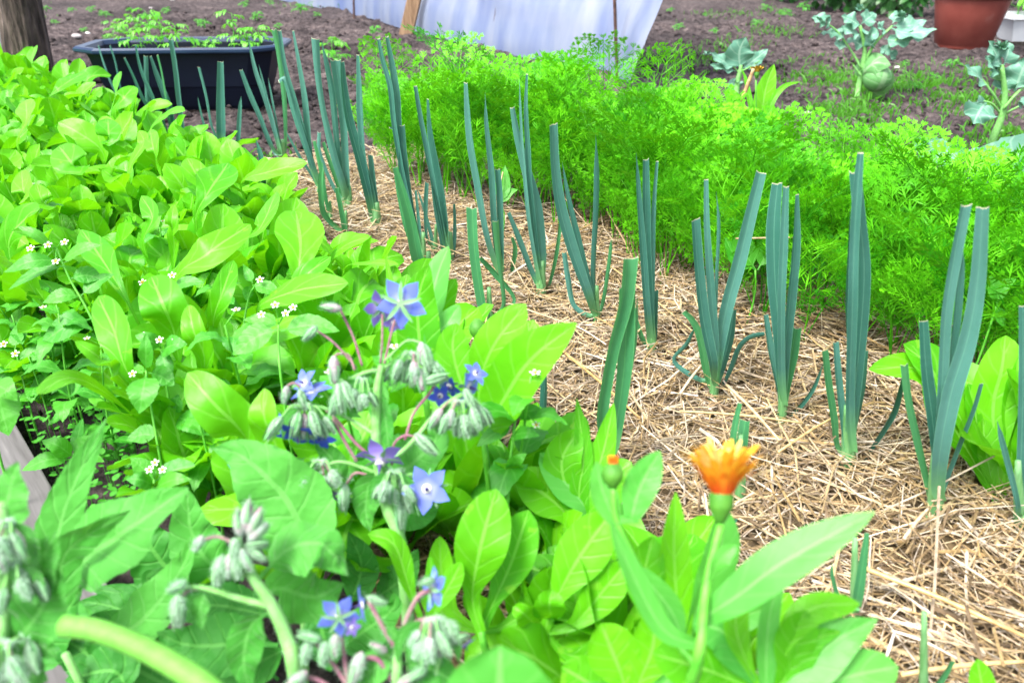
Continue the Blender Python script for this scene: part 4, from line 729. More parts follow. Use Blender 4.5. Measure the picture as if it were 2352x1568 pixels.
def bflower(parent, u, v, d, rpx, face, mt='blue', spin=0., cone=True, back=False, cup=.1):
    c = AD(u, v, d); f = norm(RT * face[0] + UP * face[1] - FWD * face[2]); a = norm(np.cross(f, UP + RT * .01)); a = a * math.cos(spin) + np.cross(f, a) * math.sin(spin); b_ = np.cross(f, a); r_ = rpx * d / F
    fl = MB()
    for i in range(5):
        an = i * 1.2566 + spin; q = a * math.cos(an) + b_ * math.sin(an); ribbon(fl, [c + q * r_ * .06, c + q * r_ * .55 + f * r_ * cup, c + q * r_ * 1.0 + f * r_ * cup * rnd.uniform(.2, 1.5)], r_ * .58, prof_petal, f, ns=10, nc=4, fold=-.12, curl=.2)
    o = link('flower', fl.mesh('petals'), M[mt], parent, local=False)
    m2 = MB()
    for i in range(5):
        an = i * 1.2566 + spin + .628; q = a * math.cos(an) + b_ * math.sin(an); p0 = c - f * r_ * .08; ribbon(m2, [p0, p0 + q * r_ * .4 - f * r_ * .02, p0 + q * r_ * .82], r_ * .17, prof_lance, -f, ns=6, nc=2, fold=.3)
    link('sepals', m2.mesh('sepals'), M['sepal'], o, local=False)
    if cone:
        m2 = MB(); ellipsoid(m2, c + f * r_ * .26, f, r_ * .5, r_ * .10, n=6, k=8, shape=lambda t: 1.1 - t); link('anther_cone', m2.mesh('anther_cone'), M['cone'], o, local=False)
        m2 = MB(); ellipsoid(m2, c + f * r_ * .05, f, r_ * .16, r_ * .20, n=5, k=10); link('throat', m2.mesh('throat'), M['white'], o, local=False)
def bleaf(parent, pts, wp, d, mt='borage', **kw):
    k = dict(pr=prof_ovate, fold=.15, wave=.14, wf=2.8, serr=.035, sn=16, ns=44, nm=(0, -.6, .8), crk=.045, crs=1.3); k.update(kw); return hleaf(parent, pts, wp, d, M[mt], **k)
# A: the tall central plant
dA = .86; XF = [(738, 1002, (-.2, -.5, .8), 40, 'deepblue'), (655, 978, (-.6, -.3, .7), 36, 'blue'), (1012, 908, (-.3, -.3, .9), 34, 'deepblue'), (1092, 858, (.5, .5, .6), 34, 'blue'), (700, 880, (-.5, .3, .7), 40, 'blue'), (548, 1078, (-.4, -.4, .8), 30, 'deepblue'), (905, 740, (.3, -.4, .8), 30, 'violet')]; c = AD(930, 1330, dA); A_ = empty('borage_plant', ground(c), 'tall hairy borage in the centre with blue star flowers and drooping buds', 'borage')
J = AD(876, 838, dA)
bstem(A_, [ground(c), AD(922, 1262, dA), AD(888, 1162, dA), AD(866, 1037, dA), AD(865, 913, dA), J], [.0075, .0075, .0068, .006, .0052, .0032], hn=300)
for (pts, mt, w_) in [([(883, 835), (900, 760), (919, 702)], 'stem_pink', .0014), ([(874, 835), (878, 780), (878, 722)], 'stem_pink', .0012), ([(832, 840), (812, 775), (780, 708)], 'stem_pink', .0013), ([(818, 845), (770, 790), (722, 755)], 'stem_pink', .0013), ([(815, 850), (800, 815), (772, 815), (768, 835)], 'stem_pink', .0012),
                      ([(885, 828), (930, 785), (960, 785), (978, 800)], 'stem_hairy', .0014), ([(876, 850), (840, 855), (800, 875), (770, 905)], 'stem_hairy', .0022), ([(880, 845), (925, 820), (960, 830)], 'stem_hairy', .002), ([(868, 1060), (820, 1020), (770, 960), (748, 940)], 'stem_pink', .0018),
                      ([(820, 1060), (790, 1010), (765, 960)], 'stem_pink', .0018), ([(880, 1100), (850, 1080), (780, 1060), (730, 1080)], 'stem_hairy', .0022), ([(866, 1070), (920, 1040), (960, 1000), (1000, 950), (1030, 925), (1062, 905)], 'stem_hairy', .0028), ([(930, 1010), (950, 950), (985, 905), (1000, 880)], 'stem_pink', .0015),
                      ([(900, 1068), (905, 1020), (930, 1000), (955, 1003)], 'stem_pink', .0014), ([(885, 1100), (930, 1090), (975, 1110)], 'stem_hairy', .0018), ([(870, 1100), (820, 1085), (800, 1105), (792, 1120)], 'stem_pink', .0014), ([(830, 1160), (740, 1110), (650, 1070), (600, 1050)], 'stem_hairy', .0024), ([(866, 1000), (800, 960), (720, 930), (690, 940)], 'stem_hairy', .002)]:
    bstem(A_, [AD(u, v, dA + .004 * math.sin(u)) for u, v in pts], w_, mt, name='branch', hn=50)
bflower(A_, 921, 696, dA - .01, 64, (.15, .2, -.95), 'blue', .2); bflower(A_, 873, 708, dA + .01, 46, (-.7, .1, -.6), 'violet', .9)
bflower(A_, 1074, 888, dA + .02, 58, (.85, -.25, .3), 'blue', .3); bflower(A_, 1034, 885, dA + .05, 42, (-.5, -.6, .5), 'deepblue', .7)
bflower(A_, 718, 900, dA + .01, 52, (-.2, .85, .35), 'blue', .5); bflower(A_, 688, 992, dA, 60, (0, -.85, .5), 'deepblue', .1); bflower(A_, 873, 1062, dA - .03, 62, (0, -.75, .6), 'violet', .62, cup=-.35)
bflower(A_, 981, 1122, dA - .02, 60, (-.05, .1, .97), 'blue', .1); bflower(A_, 757, 1130, dA, 30, (-.3, -.6, .6), 'violet', .4); bflower(A_, 745, 1170, dA + .01, 30, (.2, -.7, .5), 'blue', .2); bflower(A_, 530, 1045, dA + .02, 34, (-.3, -.5, .6), 'deepblue', .2)
for (u, v, fc, rp, mt_) in XF: bflower(A_, u, v, dA + .015, rp, fc, mt_, u * .3)
for (u, v, ax, L, pk, st) in [(761, 706, (-1, .15), .026, 1, None), (713, 765, (-.7, -.7), .024, 0, None), (768, 850, (.05, -1), .034, 1, None), (981, 822, (.25, -1), .034, 0, None), (968, 812, (.0, -1), .028, 1, None), (656, 906, (-.2, -1), .022, 1, (690, 888)), (695, 915, (.3, -1), .024, 0, (672, 890)),
                          (782, 912, (.1, -1), .038, 0, None), (770, 925, (-.3, -1), .032, 0, (770, 890)), (800, 905, (.4, -1), .034, 0, (780, 880)), (921, 1180, (0, -1), .036, 0, (905, 1100)), (935, 1150, (.3, -1), .03, 0, (905, 1095)), (963, 1142, (.15, -1), .034, 0, (935, 1090)), (790, 1142, (-.1, -1), .034, 0, None), (978, 1020, (.7, -.7), .036, 0, None),
                          (885, 1130, (-.3, -1), .026, 0, (895, 1085)), (1078, 915, (.5, -1), .026, 0, None), (1000, 870, (.8, .2), .03, 0, None)]:
    bbud(A_, AD(u, v, dA - .012), RT * ax[0] + UP * ax[1], L * .9, pk, rnd, None if st is None else AD(st[0], st[1], dA - .012))
cluster(A_, 950, 815, dA, 10, .030, 1, L=.026); cluster(A_, 700, 935, dA - .01, 10, .030, 2, L=.026); cluster(A_, 1060, 925, dA, 11, .030, 3, L=.026); cluster(A_, 630, 1050, dA + .02, 4, .022, 4); cluster(A_, 735, 1060, dA - .01, 9, .022, 5, L=.02); cluster(A_, 905, 1085, dA - .02, 8, .02, 6, L=.022); cluster(A_, 830, 870, dA, 5, .018, 7, L=.018)
for (pts, wp, kw) in [([(870, 900), (885, 960), (893, 1040)], 34, dict(nm=(0, -1, .2), pr=prof_lanceb)), ([(868, 850), (840, 870), (810, 940), (830, 960)], 46, {}), ([(890, 1080), (850, 1110), (840, 1170), (850, 1220)], 70, dict(nm=(.2, -1, .2))), ([(895, 1085), (880, 1130), (865, 1165)], 34, dict(nm=(0, -1, .2))),
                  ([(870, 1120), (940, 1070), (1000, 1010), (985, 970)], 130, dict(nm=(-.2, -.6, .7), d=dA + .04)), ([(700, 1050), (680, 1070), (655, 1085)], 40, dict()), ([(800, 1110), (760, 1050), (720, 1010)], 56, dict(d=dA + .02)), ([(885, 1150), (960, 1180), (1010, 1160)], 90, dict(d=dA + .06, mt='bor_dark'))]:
    bleaf(A_, pts, wp, kw.pop('d', dA), **kw)
# B: the stem with a fan of buds at lower left
dB = .66; c = AD(680, 1640, dB); B_ = empty('borage_plant', ground(c), 'borage stem at lower left with a white furry fan of unopened buds', 'borage')
bstem(B_, [ground(c), AD(680, 1560, dB), AD(660, 1470, dB), AD(625, 1390, dB), AD(570, 1310, dB)], [.0065, .0065, .006, .0052, .0042], hn=260)
bstem(B_, [AD(620, 1392, dB), AD(545, 1372, dB), AD(470, 1350, dB), AD(420, 1350, dB)], [.0032, .0028, .0022, .0016], hn=90, name='branch'); bstem(B_, [AD(480, 1352, dB), AD(440, 1352, dB), AD(412, 1375, dB)], .0016, 'stem_pink', name='branch'); bstem(B_, [AD(535, 1245, dB), AD(500, 1232, dB), AD(465, 1240, dB)], .0014, 'stem_pink', name='branch')
for (u, v, ax, L, pk) in [(568, 1185, (.1, 1), .034, 1), (585, 1198, (.45, 1), .032, 1), (592, 1222, (.7, .7), .028, 1), (590, 1250, (1, .1), .024, 0), (550, 1200, (-.15, 1), .03, 1), (505, 1310, (-.2, -1), .034, 0), (525, 1300, (-.1, -1), .026, 1), (545, 1300, (.1, -1), .026, 0), (565, 1285, (.5, -1), .026, 1), (590, 1272, (.8, -.6), .024, 0), (456, 1247, (-.5, -1), .018, 1), (407, 1345, (-.8, -.4), .022, 0), (410, 1400, (0, -1), .034, 0), (540, 1262, (0, -1), .026, 0)]:
    bbud(B_, AD(u, v, dB - .01), RT * ax[0] + UP * ax[1], L * .8, pk, rnd)
bstem(B_, [AD(570, 1310, dB), AD(555, 1270, dB), AD(545, 1235, dB)], [.004, .003], hn=60, name='branch')
for (pts, wp, kw) in [([(598, 1325, .68), (660, 1260, .68), (740, 1250, .68), (800, 1320, .69)], 150, dict(nm=(.2, -.3, .95), fold=-.25)), ([(610, 1380), (640, 1350, .70), (720, 1370, .71), (790, 1340, .72)], 150, dict(nm=(0, -.9, .4), d=.70)), ([(620, 1400), (575, 1440), (560, 1520), (575, 1590)], 90, dict(nm=(.3, -.9, .3))),
                  ([(470, 1352), (460, 1400), (465, 1445)], 44, dict(nm=(0, -1, .2)))]:
    bleaf(B_, pts, wp, kw.pop('d', dB), **kw)
# C: bottom centre clump with pink stalks
dC = .66; c = AD(915, 1700, dC); C_ = empty('borage_plant', ground(c), 'low borage clump at the bottom centre with pink stalks and pale blue flowers', 'borage')
bstem(C_, [ground(c), AD(915, 1600, dC), AD(915, 1485, dC)], [.005, .0045, .004], hn=120)
for (pts, mt, w_) in [([(905, 1483), (880, 1440), (848, 1380)], 'stem_pink', .002), ([(918, 1480), (930, 1430), (960, 1370), (992, 1354)], 'stem_pink', .002), ([(800, 1570), (790, 1500), (778, 1424)], 'stem_pink', .0018), ([(810, 1590), (770, 1530), (725, 1474)], 'stem_pink', .002), ([(998, 1600), (1005, 1530), (1030, 1480), (1060, 1472)], 'stem_hairy', .0017),
                      ([(915, 1490), (960, 1500), (975, 1550), (990, 1600)], 'stem_hairy', .002), ([(900, 1560), (870, 1515), (840, 1512), (825, 1530)], 'stem_pink', .0022), ([(930, 1450), (960, 1425), (1010, 1420), (1030, 1440)], 'stem_pink', .0016), ([(905, 1510), (880, 1500), (862, 1490)], 'stem_hairy', .0016), ([(790, 1600), (730, 1560), (690, 1556), (665, 1568)], 'stem_pink', .002)]:
    bstem(C_, [AD(u, v, dC) for u, v in pts], w_, mt, name='branch', hn=60)
bflower(C_, 778, 1416, dC - .01, 54, (-.2, .2, -.9), 'blue', .1); bflower(C_, 835, 1388, dC + .02, 48, (-.75, -.1, .3), 'blue', .6); bflower(C_, 992, 1352, dC, 54, (.75, -.2, -.5), 'blue', .25); bflower(C_, 1065, 1478, dC + .02, 36, (.5, -.8, .2), 'violet', .3); bflower(C_, 820, 1556, dC, 20, (-.2, -.9, .4), 'deepblue', .3); bflower(C_, 808, 1440, dC - .02, 24, (.6, .1, .7), 'violet', .3)
for (u, v, ax, L, pk) in [(865, 1378, (.8, -.3), .022, 0), (980, 1335, (-.8, -.2), .018, 0), (712, 1462, (-.7, .2), .026, 0), (705, 1495, (-.2, -1), .026, 0), (745, 1500, (-.1, -.9), .026, 0), (820, 1535, (-.3, -1), .036, 1), (1040, 1450, (.4, -1), .028, 0), (1020, 1445, (.2, -1), .03, 0), (1000, 1450, (-.1, -1), .03, 0), (870, 1486, (-.8, .4), .02, 1), (960, 1545, (-.6, -.5), .024, 0), (770, 1482, (0, -1), .024, 1), (680, 1562, (-.6, -.5), .03, 1), (935, 1560, (.6, .4), .026, 1), (1055, 1465, (.8, .3), .02, 0)]:
    bbud(C_, AD(u, v, dC - .01), RT * ax[0] + UP * ax[1], L * .8, pk, rnd)
for (pts, wp, kw) in [([(930, 1450), (960, 1460), (1000, 1510)], 70, dict(mt='borage', nm=(0, -1, .2))), ([(915, 1500), (850, 1540), (800, 1600)], 80, {}), ([(920, 1520), (1000, 1540), (1060, 1580)], 90, {}), ([(925, 1470), (900, 1450), (885, 1430)], 28, {})]:
    bleaf(C_, pts, wp, dC, **kw)
cluster(C_, 990, 1425, dC - .01, 8, .014, 31, L=.02)
# D: the one cut by the left edge
dD = .62; c = AD(20, 1640, dD); D_ = empty('borage_plant', ground(c) + [0, .02, 0], 'borage plant at the left edge with out of focus leaves and bud knots', 'borage')
bstem(D_, [ground(c), AD(20, 1568, dD), AD(10, 1400, dD), AD(15, 1250, dD), AD(5, 1150, dD)], [.006, .006, .005, .004], hn=200)
for (pts, wp, kw) in [([(10, 1240), (20, 1140), (40, 1060)], 110, dict(nm=(.1, -.8, .6))), ([(20, 1400), (70, 1330), (110, 1260), (130, 1220)], 130, dict(nm=(0, -.8, .6))), ([(15, 1440), (50, 1480), (90, 1480), (130, 1510)], 80, {}), ([(15, 1500), (80, 1420), (120, 1350), (130, 1300)], 140, dict(nm=(.1, -.9, .4))), ([(10, 1560), (50, 1550), (110, 1560)], 110, {}), ([(0, 1300), (-40, 1240), (-60, 1180)], 90, {}), ([(15, 1330), (70, 1300), (90, 1250)], 70, {})]:
    bleaf(D_, pts, wp, dD, **kw)
cluster(D_, 15, 1200, dD - .01, 6, .02, 21, L=.02); cluster(D_, 30, 1290, dD - .01, 7, .024, 22, L=.022); cluster(D_, 10, 1480, dD - .02, 7, .024, 23, L=.024)
# big rough leaves between the borage stems
E_ = empty('borage_plant', ground(AD(200, 1500, .75)), 'young borage of huge rough leaves without flowers at lower left', 'borage')
for (pts, wp, d, mt, kw) in [([(150, 1400), (165, 1310), (290, 1220), (430, 1118)], 200, .74, 'borage', dict(nm=(-.15, -.6, .8), fold=.12)), ([(120, 1500), (120, 1330), (140, 1200), (185, 1080), (245, 960)], 110, .80, 'borage', dict(nm=(.1, -.9, .4), wave=.08)), ([(140, 1450), (140, 1340), (160, 1260), (300, 1170)], 90, .72, 'borage', dict(nm=(.5, -.8, .2))),
                             ([(200, 1500), (330, 1420), (420, 1300), (440, 1230)], 120, .86, 'borage', dict(nm=(-.1, -.8, .6)))]:
    bleaf(E_, pts, wp, d, mt, **kw)
m2 = MB(); tube(m2, [ground(AD(200, 1500, .75)), AD(150, 1500, .78)], .004, nseg=4); link('stem', m2.mesh('stem'), M['stem_hairy'], E_, local=False)
F_1 = empty('borage_plant', ground(AD(650, 1320, .84)), 'borage of one great veined leaf and darker lower leaves behind the bud fan', 'borage')
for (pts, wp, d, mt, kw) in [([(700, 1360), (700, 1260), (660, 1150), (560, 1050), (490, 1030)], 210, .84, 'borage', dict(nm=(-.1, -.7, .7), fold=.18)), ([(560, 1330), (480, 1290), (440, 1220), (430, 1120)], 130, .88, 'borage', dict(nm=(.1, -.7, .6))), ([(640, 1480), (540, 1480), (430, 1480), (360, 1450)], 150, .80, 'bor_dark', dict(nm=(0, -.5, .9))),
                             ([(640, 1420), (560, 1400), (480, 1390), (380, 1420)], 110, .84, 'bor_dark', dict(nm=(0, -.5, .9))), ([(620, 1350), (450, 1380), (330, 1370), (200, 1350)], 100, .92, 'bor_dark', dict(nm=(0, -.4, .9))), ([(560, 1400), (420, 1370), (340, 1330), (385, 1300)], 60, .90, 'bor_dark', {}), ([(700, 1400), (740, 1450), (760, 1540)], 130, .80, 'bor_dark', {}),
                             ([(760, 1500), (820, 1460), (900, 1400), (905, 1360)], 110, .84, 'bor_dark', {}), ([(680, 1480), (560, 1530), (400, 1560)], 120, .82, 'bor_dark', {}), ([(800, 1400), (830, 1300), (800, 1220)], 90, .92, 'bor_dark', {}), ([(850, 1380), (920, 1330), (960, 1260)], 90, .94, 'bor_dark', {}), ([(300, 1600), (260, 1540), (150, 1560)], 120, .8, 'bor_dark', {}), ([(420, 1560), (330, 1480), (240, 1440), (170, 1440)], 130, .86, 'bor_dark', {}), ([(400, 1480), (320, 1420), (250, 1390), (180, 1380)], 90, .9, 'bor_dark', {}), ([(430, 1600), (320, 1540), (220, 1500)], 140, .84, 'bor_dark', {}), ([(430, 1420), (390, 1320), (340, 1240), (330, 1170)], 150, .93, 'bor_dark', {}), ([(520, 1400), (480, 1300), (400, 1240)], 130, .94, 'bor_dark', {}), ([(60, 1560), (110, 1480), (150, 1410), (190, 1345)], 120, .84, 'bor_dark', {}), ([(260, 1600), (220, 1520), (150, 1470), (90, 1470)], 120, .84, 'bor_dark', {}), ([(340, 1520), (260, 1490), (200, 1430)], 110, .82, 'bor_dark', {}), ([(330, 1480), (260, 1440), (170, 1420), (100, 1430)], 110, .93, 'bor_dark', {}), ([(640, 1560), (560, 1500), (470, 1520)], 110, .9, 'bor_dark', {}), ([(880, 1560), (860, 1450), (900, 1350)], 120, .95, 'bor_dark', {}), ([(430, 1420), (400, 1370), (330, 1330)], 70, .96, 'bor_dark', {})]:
    bleaf(F_1, pts, wp, d, mt, **kw)
m2 = MB(); tube(m2, [ground(AD(650, 1320, .84)), AD(700, 1380, .84)], .005, nseg=4); link('stem', m2.mesh('stem'), M['stem_hairy'], F_1, local=False)
# cut squash stalk
p0 = AD(146, 1436, .57); r = empty('squash_stalk', ground(AD(520, 1640, .58)), 'thick smooth pale green hollow cut stalk at the bottom left', 'plant stalk')
m2 = MB(); tube(m2, [p0, AD(240, 1452, .565), AD(370, 1510, .56), AD(500, 1600, .55), AD(560, 1720, .55), ground(AD(560, 1700, .60))], [.0079, .0078, .0084, .009, .009], nseg=30, k=18)
hairs(m2, catmull([p0, AD(240, 1452, .565), AD(370, 1510, .56), AD(500, 1600, .55)], 20), .0084, 240, .002, rnd)
M['squash'] = plain('squash_stalk', (.10, .35, .035), (.13, .40, .05), rough=.65, scale=14, bump=.1, stretch=(8, 8, 8)); link('stem', m2.mesh('squash_stalk'), [M['squash'], M['hair']], r, local=False)
m2 = MB(); ellipsoid(m2, p0 - norm(AD(240, 1452, .565) - p0) * .0005, norm(p0 - AD(240, 1452, .565)), .0016, .0058, n=4, k=14); link('cut_end', m2.mesh('cut_end'), M['leekbase'], r, local=False)
# bed edging board
M['board'] = plain('weathered_board', (.075, .07, .07), (.125, .118, .12), rough=.9, scale=6, bump=.5, stretch=(1, 14, 14), tex='Object', c3=(.16, .15, .15))
pa, pb = G(30, 962, .035), G(250, 1345, .035); d = norm(pb - pa); sd = norm(np.cross(d, [0, 0, 1])); cc = (pa + pb) / 2 + sd * .075
if sd[0] > 0: cc = (pa + pb) / 2 - sd * .075
m2 = MB(); box(m2, [0, 0, 0], [2.4, .15, .028])
o = link('edging_board', m2.mesh('edging_board', smooth=False), M['board']); o.location = cc - [0, 0, .014] - d * .15; o.rotation_euler = (0, 0, math.atan2(d[1], d[0])); tag(o, 'weathered grey wooden board edging the bed at the lower left', 'board')
bv = o.modifiers.new('b', 'BEVEL'); bv.width = .003; bv.segments = 2
# ------------------------------------------------------------------ background: tub with tomato seedlings
M['tub'] = plain('black_plastic', (.0015, .003, .011), (.003, .006, .018), rough=.5, scale=5, bump=.02, spec=.25); M['tubrim'] = plain('black_plastic_rim', (.008, .022, .06), (.014, .032, .075), rough=.35, scale=6, bump=.02)
tc_ = (G(415, 250) + [0, .22, 0]); r = empty('plastic_tub', tc_ * [1, 1, 0], 'large black plastic tub with flared rim planted with tomato seedlings', 'tub', rz=R(4))
def octo(hx, hy, ch, z): return [(-hx + ch, -hy, z), (hx - ch, -hy, z), (hx, -hy + ch * .8, z), (hx, hy - ch * .8, z), (hx - ch, hy, z), (-hx + ch, hy, z), (-hx, hy - ch * .8, z), (-hx, -hy + ch * .8, z)]
def rings(mb, rs, close=False):
    V = [p for q in rs for p in q]; k = len(rs[0]); mb.add(V, [(i * k + j, i * k + (j + 1) % k, (i + 1) * k + (j + 1) % k, (i + 1) * k + j) for i in range(len(rs) - 1) for j in range(k)])
m2 = MB(); H = .285
rings(m2, [octo(.36, .15, .05, -.02), octo(.37, .16, .06, 0), octo(.40, .185, .09, .09), octo(.405, .19, .09, .10), octo(.455, .205, .10, H - .02), octo(.447, .197, .10, H - .02), octo(.37, .165, .07, .02)]); o1 = link('body', m2.mesh('tub_body', smooth=False), M['tub'], r); bv = o1.modifiers.new('b', 'BEVEL'); bv.width = .008; bv.segments = 2; bv.limit_method = 'ANGLE'
m2 = MB(); rings(m2, [octo(.452, .202, .10, H - .022), octo(.50, .235, .13, H - .024), octo(.505, .24, .13, H - .018), octo(.505, .24, .13, H - .006), octo(.495, .23, .13, H + .002), octo(.455, .205, .105, H), octo(.446, .196, .10, H - .02)]); o1 = link('rim', m2.mesh('tub_rim', smooth=False), M['tubrim'], r)
m2 = MB(); V = []; 
for i in range(25):
    for j in range(15): x, y = -.43 + .86 * i / 24, -.17 + .34 * j / 14; e = max(0, (abs(x) + abs(y) - .53)); V.append((x * (1 - e), y * (1 - e), .235 + .02 * noise.noise(Vector((x * 9, y * 9, 2)))))
m2.add(V, [(i * 15 + j, i * 15 + j + 1, (i + 1) * 15 + j + 1, (i + 1) * 15 + j) for i in range(24) for j in range(14)]); link('potting_soil', m2.mesh('potting_soil'), M['soil'], r)
def seedling(seed, h, spread, mt='tom'):
    rr = random.Random(seed); out = []; m2 = MB(); top = np.array([rr.uniform(-.02, .02), rr.uniform(-.02, .02), h]); P = tube(m2, [np.zeros(3), top * .5 + [rr.uniform(-.01, .01), 0, 0], top], [.003, .0016], nseg=8, k=6)
    me = m2.mesh('stem'); me.materials.append(M['stem']); out.append(('stem', me))
    for i in range(7):
        f = .35 + .65 * i / 6; p = P[min(8, int(f * 8))]; az = i * 2.4 + rr.uniform(-.3, .3); d = np.array([math.cos(az), math.sin(az), .45 - .1 * i / 6]); L = spread * rr.uniform(.7, 1.1) * (1.1 - .4 * f); m2 = MB(); q = [p, p + d * L * .5, p + d * L - np.array([0, 0, L * .25])]; C = tube(m2, q, .0009, nseg=8, k=4, cap=False)
        for k in (3, 5, 7, 8):
            for sg in ((-1, 1) if k < 8 else (0,)):
                T = norm(C[min(8, k + 1)] - C[k - 1]); s_ = norm(np.cross(T, [0, 0, 1])); e = norm(T * (.6 if sg else 1) + s_ * sg * .8 + np.array([0, 0, rr.uniform(-.5, .1)])); l = L * rr.uniform(.42, .58); a = C[k]
                ribbon(m2, [a, a + e * l * .5 + np.array([0, 0, .004]), a + e * l - np.array([0, 0, l * .25])], l * .44, prof_ovate, (0, 0, 1), fold=.2, wave=.1, serr=.12, sn=4, ns=10, nc=4)
        me = m2.mesh('leaf'); me.materials.append(M[mt]); out.append(('leaf', me))
    return out
SD = [seedling(60 + k, .14 + .025 * (k % 3), .105) for k in range(4)]; SM = [seedling(80 + k, .04, .04, 'gal') for k in range(3)]
def plant_seed(kit, p, sc, rz, lb, cat, group, name):
    r = empty(name, p, lb, cat, group, rz)
    for (nm, me) in kit:
        o = bpy.data.objects.new(nm, me); COL.objects.link(o); o.parent = r; o.scale = (sc,) * 3
rr = random.Random(12); tl = ['tomato seedling at the left end of the black tub', 'tomato seedling second from the left end of the tub', 'tomato seedling near the middle left of the tub', 'bushiest tomato seedling left of the middle of the tub', 'low tomato seedling in the middle of the tub', 'tomato seedling right of the middle of the tub', 'tall tomato seedling third from the right end of the tub', 'tomato seedling second from the right end of the tub', 'tomato seedling leaning over the right end of the tub', 'small tomato seedling between the two taller groups in the tub']
for i, (x, y, sc) in enumerate([(-.30, .03, .9), (-.22, -.02, 1.25), (-.13, .05, 1.3), (-.04, .0, 1.3), (.06, .02, .5), (.14, -.02, .6), (.22, .05, 1.35), (.29, -.01, 1.1), (.36, .03, 1.2), (.09, .08, .5)]):
    plant_seed(SD[i % 4], tc_ * [1, 1, 0] + [x * .98, y + x * .07, .235], sc * .70, i * 1.3, tl[i], 'tomato seedling', 'tomato seedlings in the tub', 'tomato_seedling')
# seedlings and weeds on open soil
sl_ = 'small green weed seedling on the bare brown soil'; rr = random.Random(31)
spots = [(70, 25), (105, 18), (130, 60), (190, 68), (165, 20), (245, 40), (300, 22), (330, 35), (455, 45), (470, 58), (690, 20), (620, 10), (730, 35), (770, 100), (770, 130), (250, 95), (275, 75), (265, 60), (860, 70), (1640, 80), (1740, 50), (1760, 20), (1620, 30), (640, 60), (560, 15), (1800, 35), (1845, 22), (2150, 170), (2190, 150), (2100, 215), (2080, 140), (1560, 60), (1540, 20), (590, 40), (690, 30), (380, 20), (210, 30), (1050, 95), (1125, 175)]
for i, (u, v) in enumerate(spots):
    p = G(u, v); s_ = (.7 + p[1] * .09) * rr.uniform(.6, 1.3); plant_seed(SM[i % 3], [p[0], p[1], soil_h(p[0], p[1])], s_, rr.uniform(0, 6), sl_, 'weed seedling', 'weed seedlings scattered over the soil', 'weed_seedling')
plant_seed(SD[0], G(770, 150), 1.1, 0, 'thin dark stemmed seedling on the soil between the tub and the carrots', 'seedling', None, 'seedling')
for i, (u, v, sc) in enumerate([(300, 84, 1.1), (345, 84, 1.2), (262, 100, .8)]): plant_seed(SD[i % 4], G(u, v), sc, i, 'leafy seedling on the soil just behind the tub', 'seedling', 'leafy seedlings behind the tub', 'seedling')
# grass and low weeds on the soil at right
mb = MB(); nr = np.random.default_rng(8)
patches = [(2060, 190, 150, 32, 1500), (1900, 170, 130, 30, 800), (1960, 255, 130, 35, 900), (2230, 235, 90, 30, 500), (1660, 115, 90, 25, 250), (1780, 70, 90, 14, 200), (2300, 300, 70, 40, 400), (2120, 300, 100, 30, 250), (1600, 140, 60, 30, 120), (1700, 30, 130, 12, 200), (60, 30, 60, 25, 160), (700, 15, 80, 8, 70), (2250, 160, 90, 15, 200), (640, 350, 60, 10, 60)]
for (u, v, su, sv, n) in patches:
    for k in range(int(n * .6)):
        uu, vv = u + nr.normal() * su * .55, v + nr.normal() * sv * .55
        if vv < -30: continue
        p = G(uu, vv); p[2] = soil_h(p[0], p[1]) - .003; a = nr.random() * 6.28; L = .03 + .06 * nr.random() ** 1.5; d = np.array([math.cos(a), math.sin(a), 0]) * nr.random() * .8
        P = [p, p + (d * .4 + [0, 0, .9]) * L * .6, p + (d + [0, 0, .9 - .4 * nr.random()]) * L]; ribbon(mb, P, .0055 + .006 * nr.random() * (nr.random() < .3), prof_lance, (0, -1, .4), ns=3, nc=1)
tag(link('grass', mb.mesh('grass'), M['grass']), 'short sparse grass and weeds growing on the soil around the cabbages', 'grass', kind='stuff')
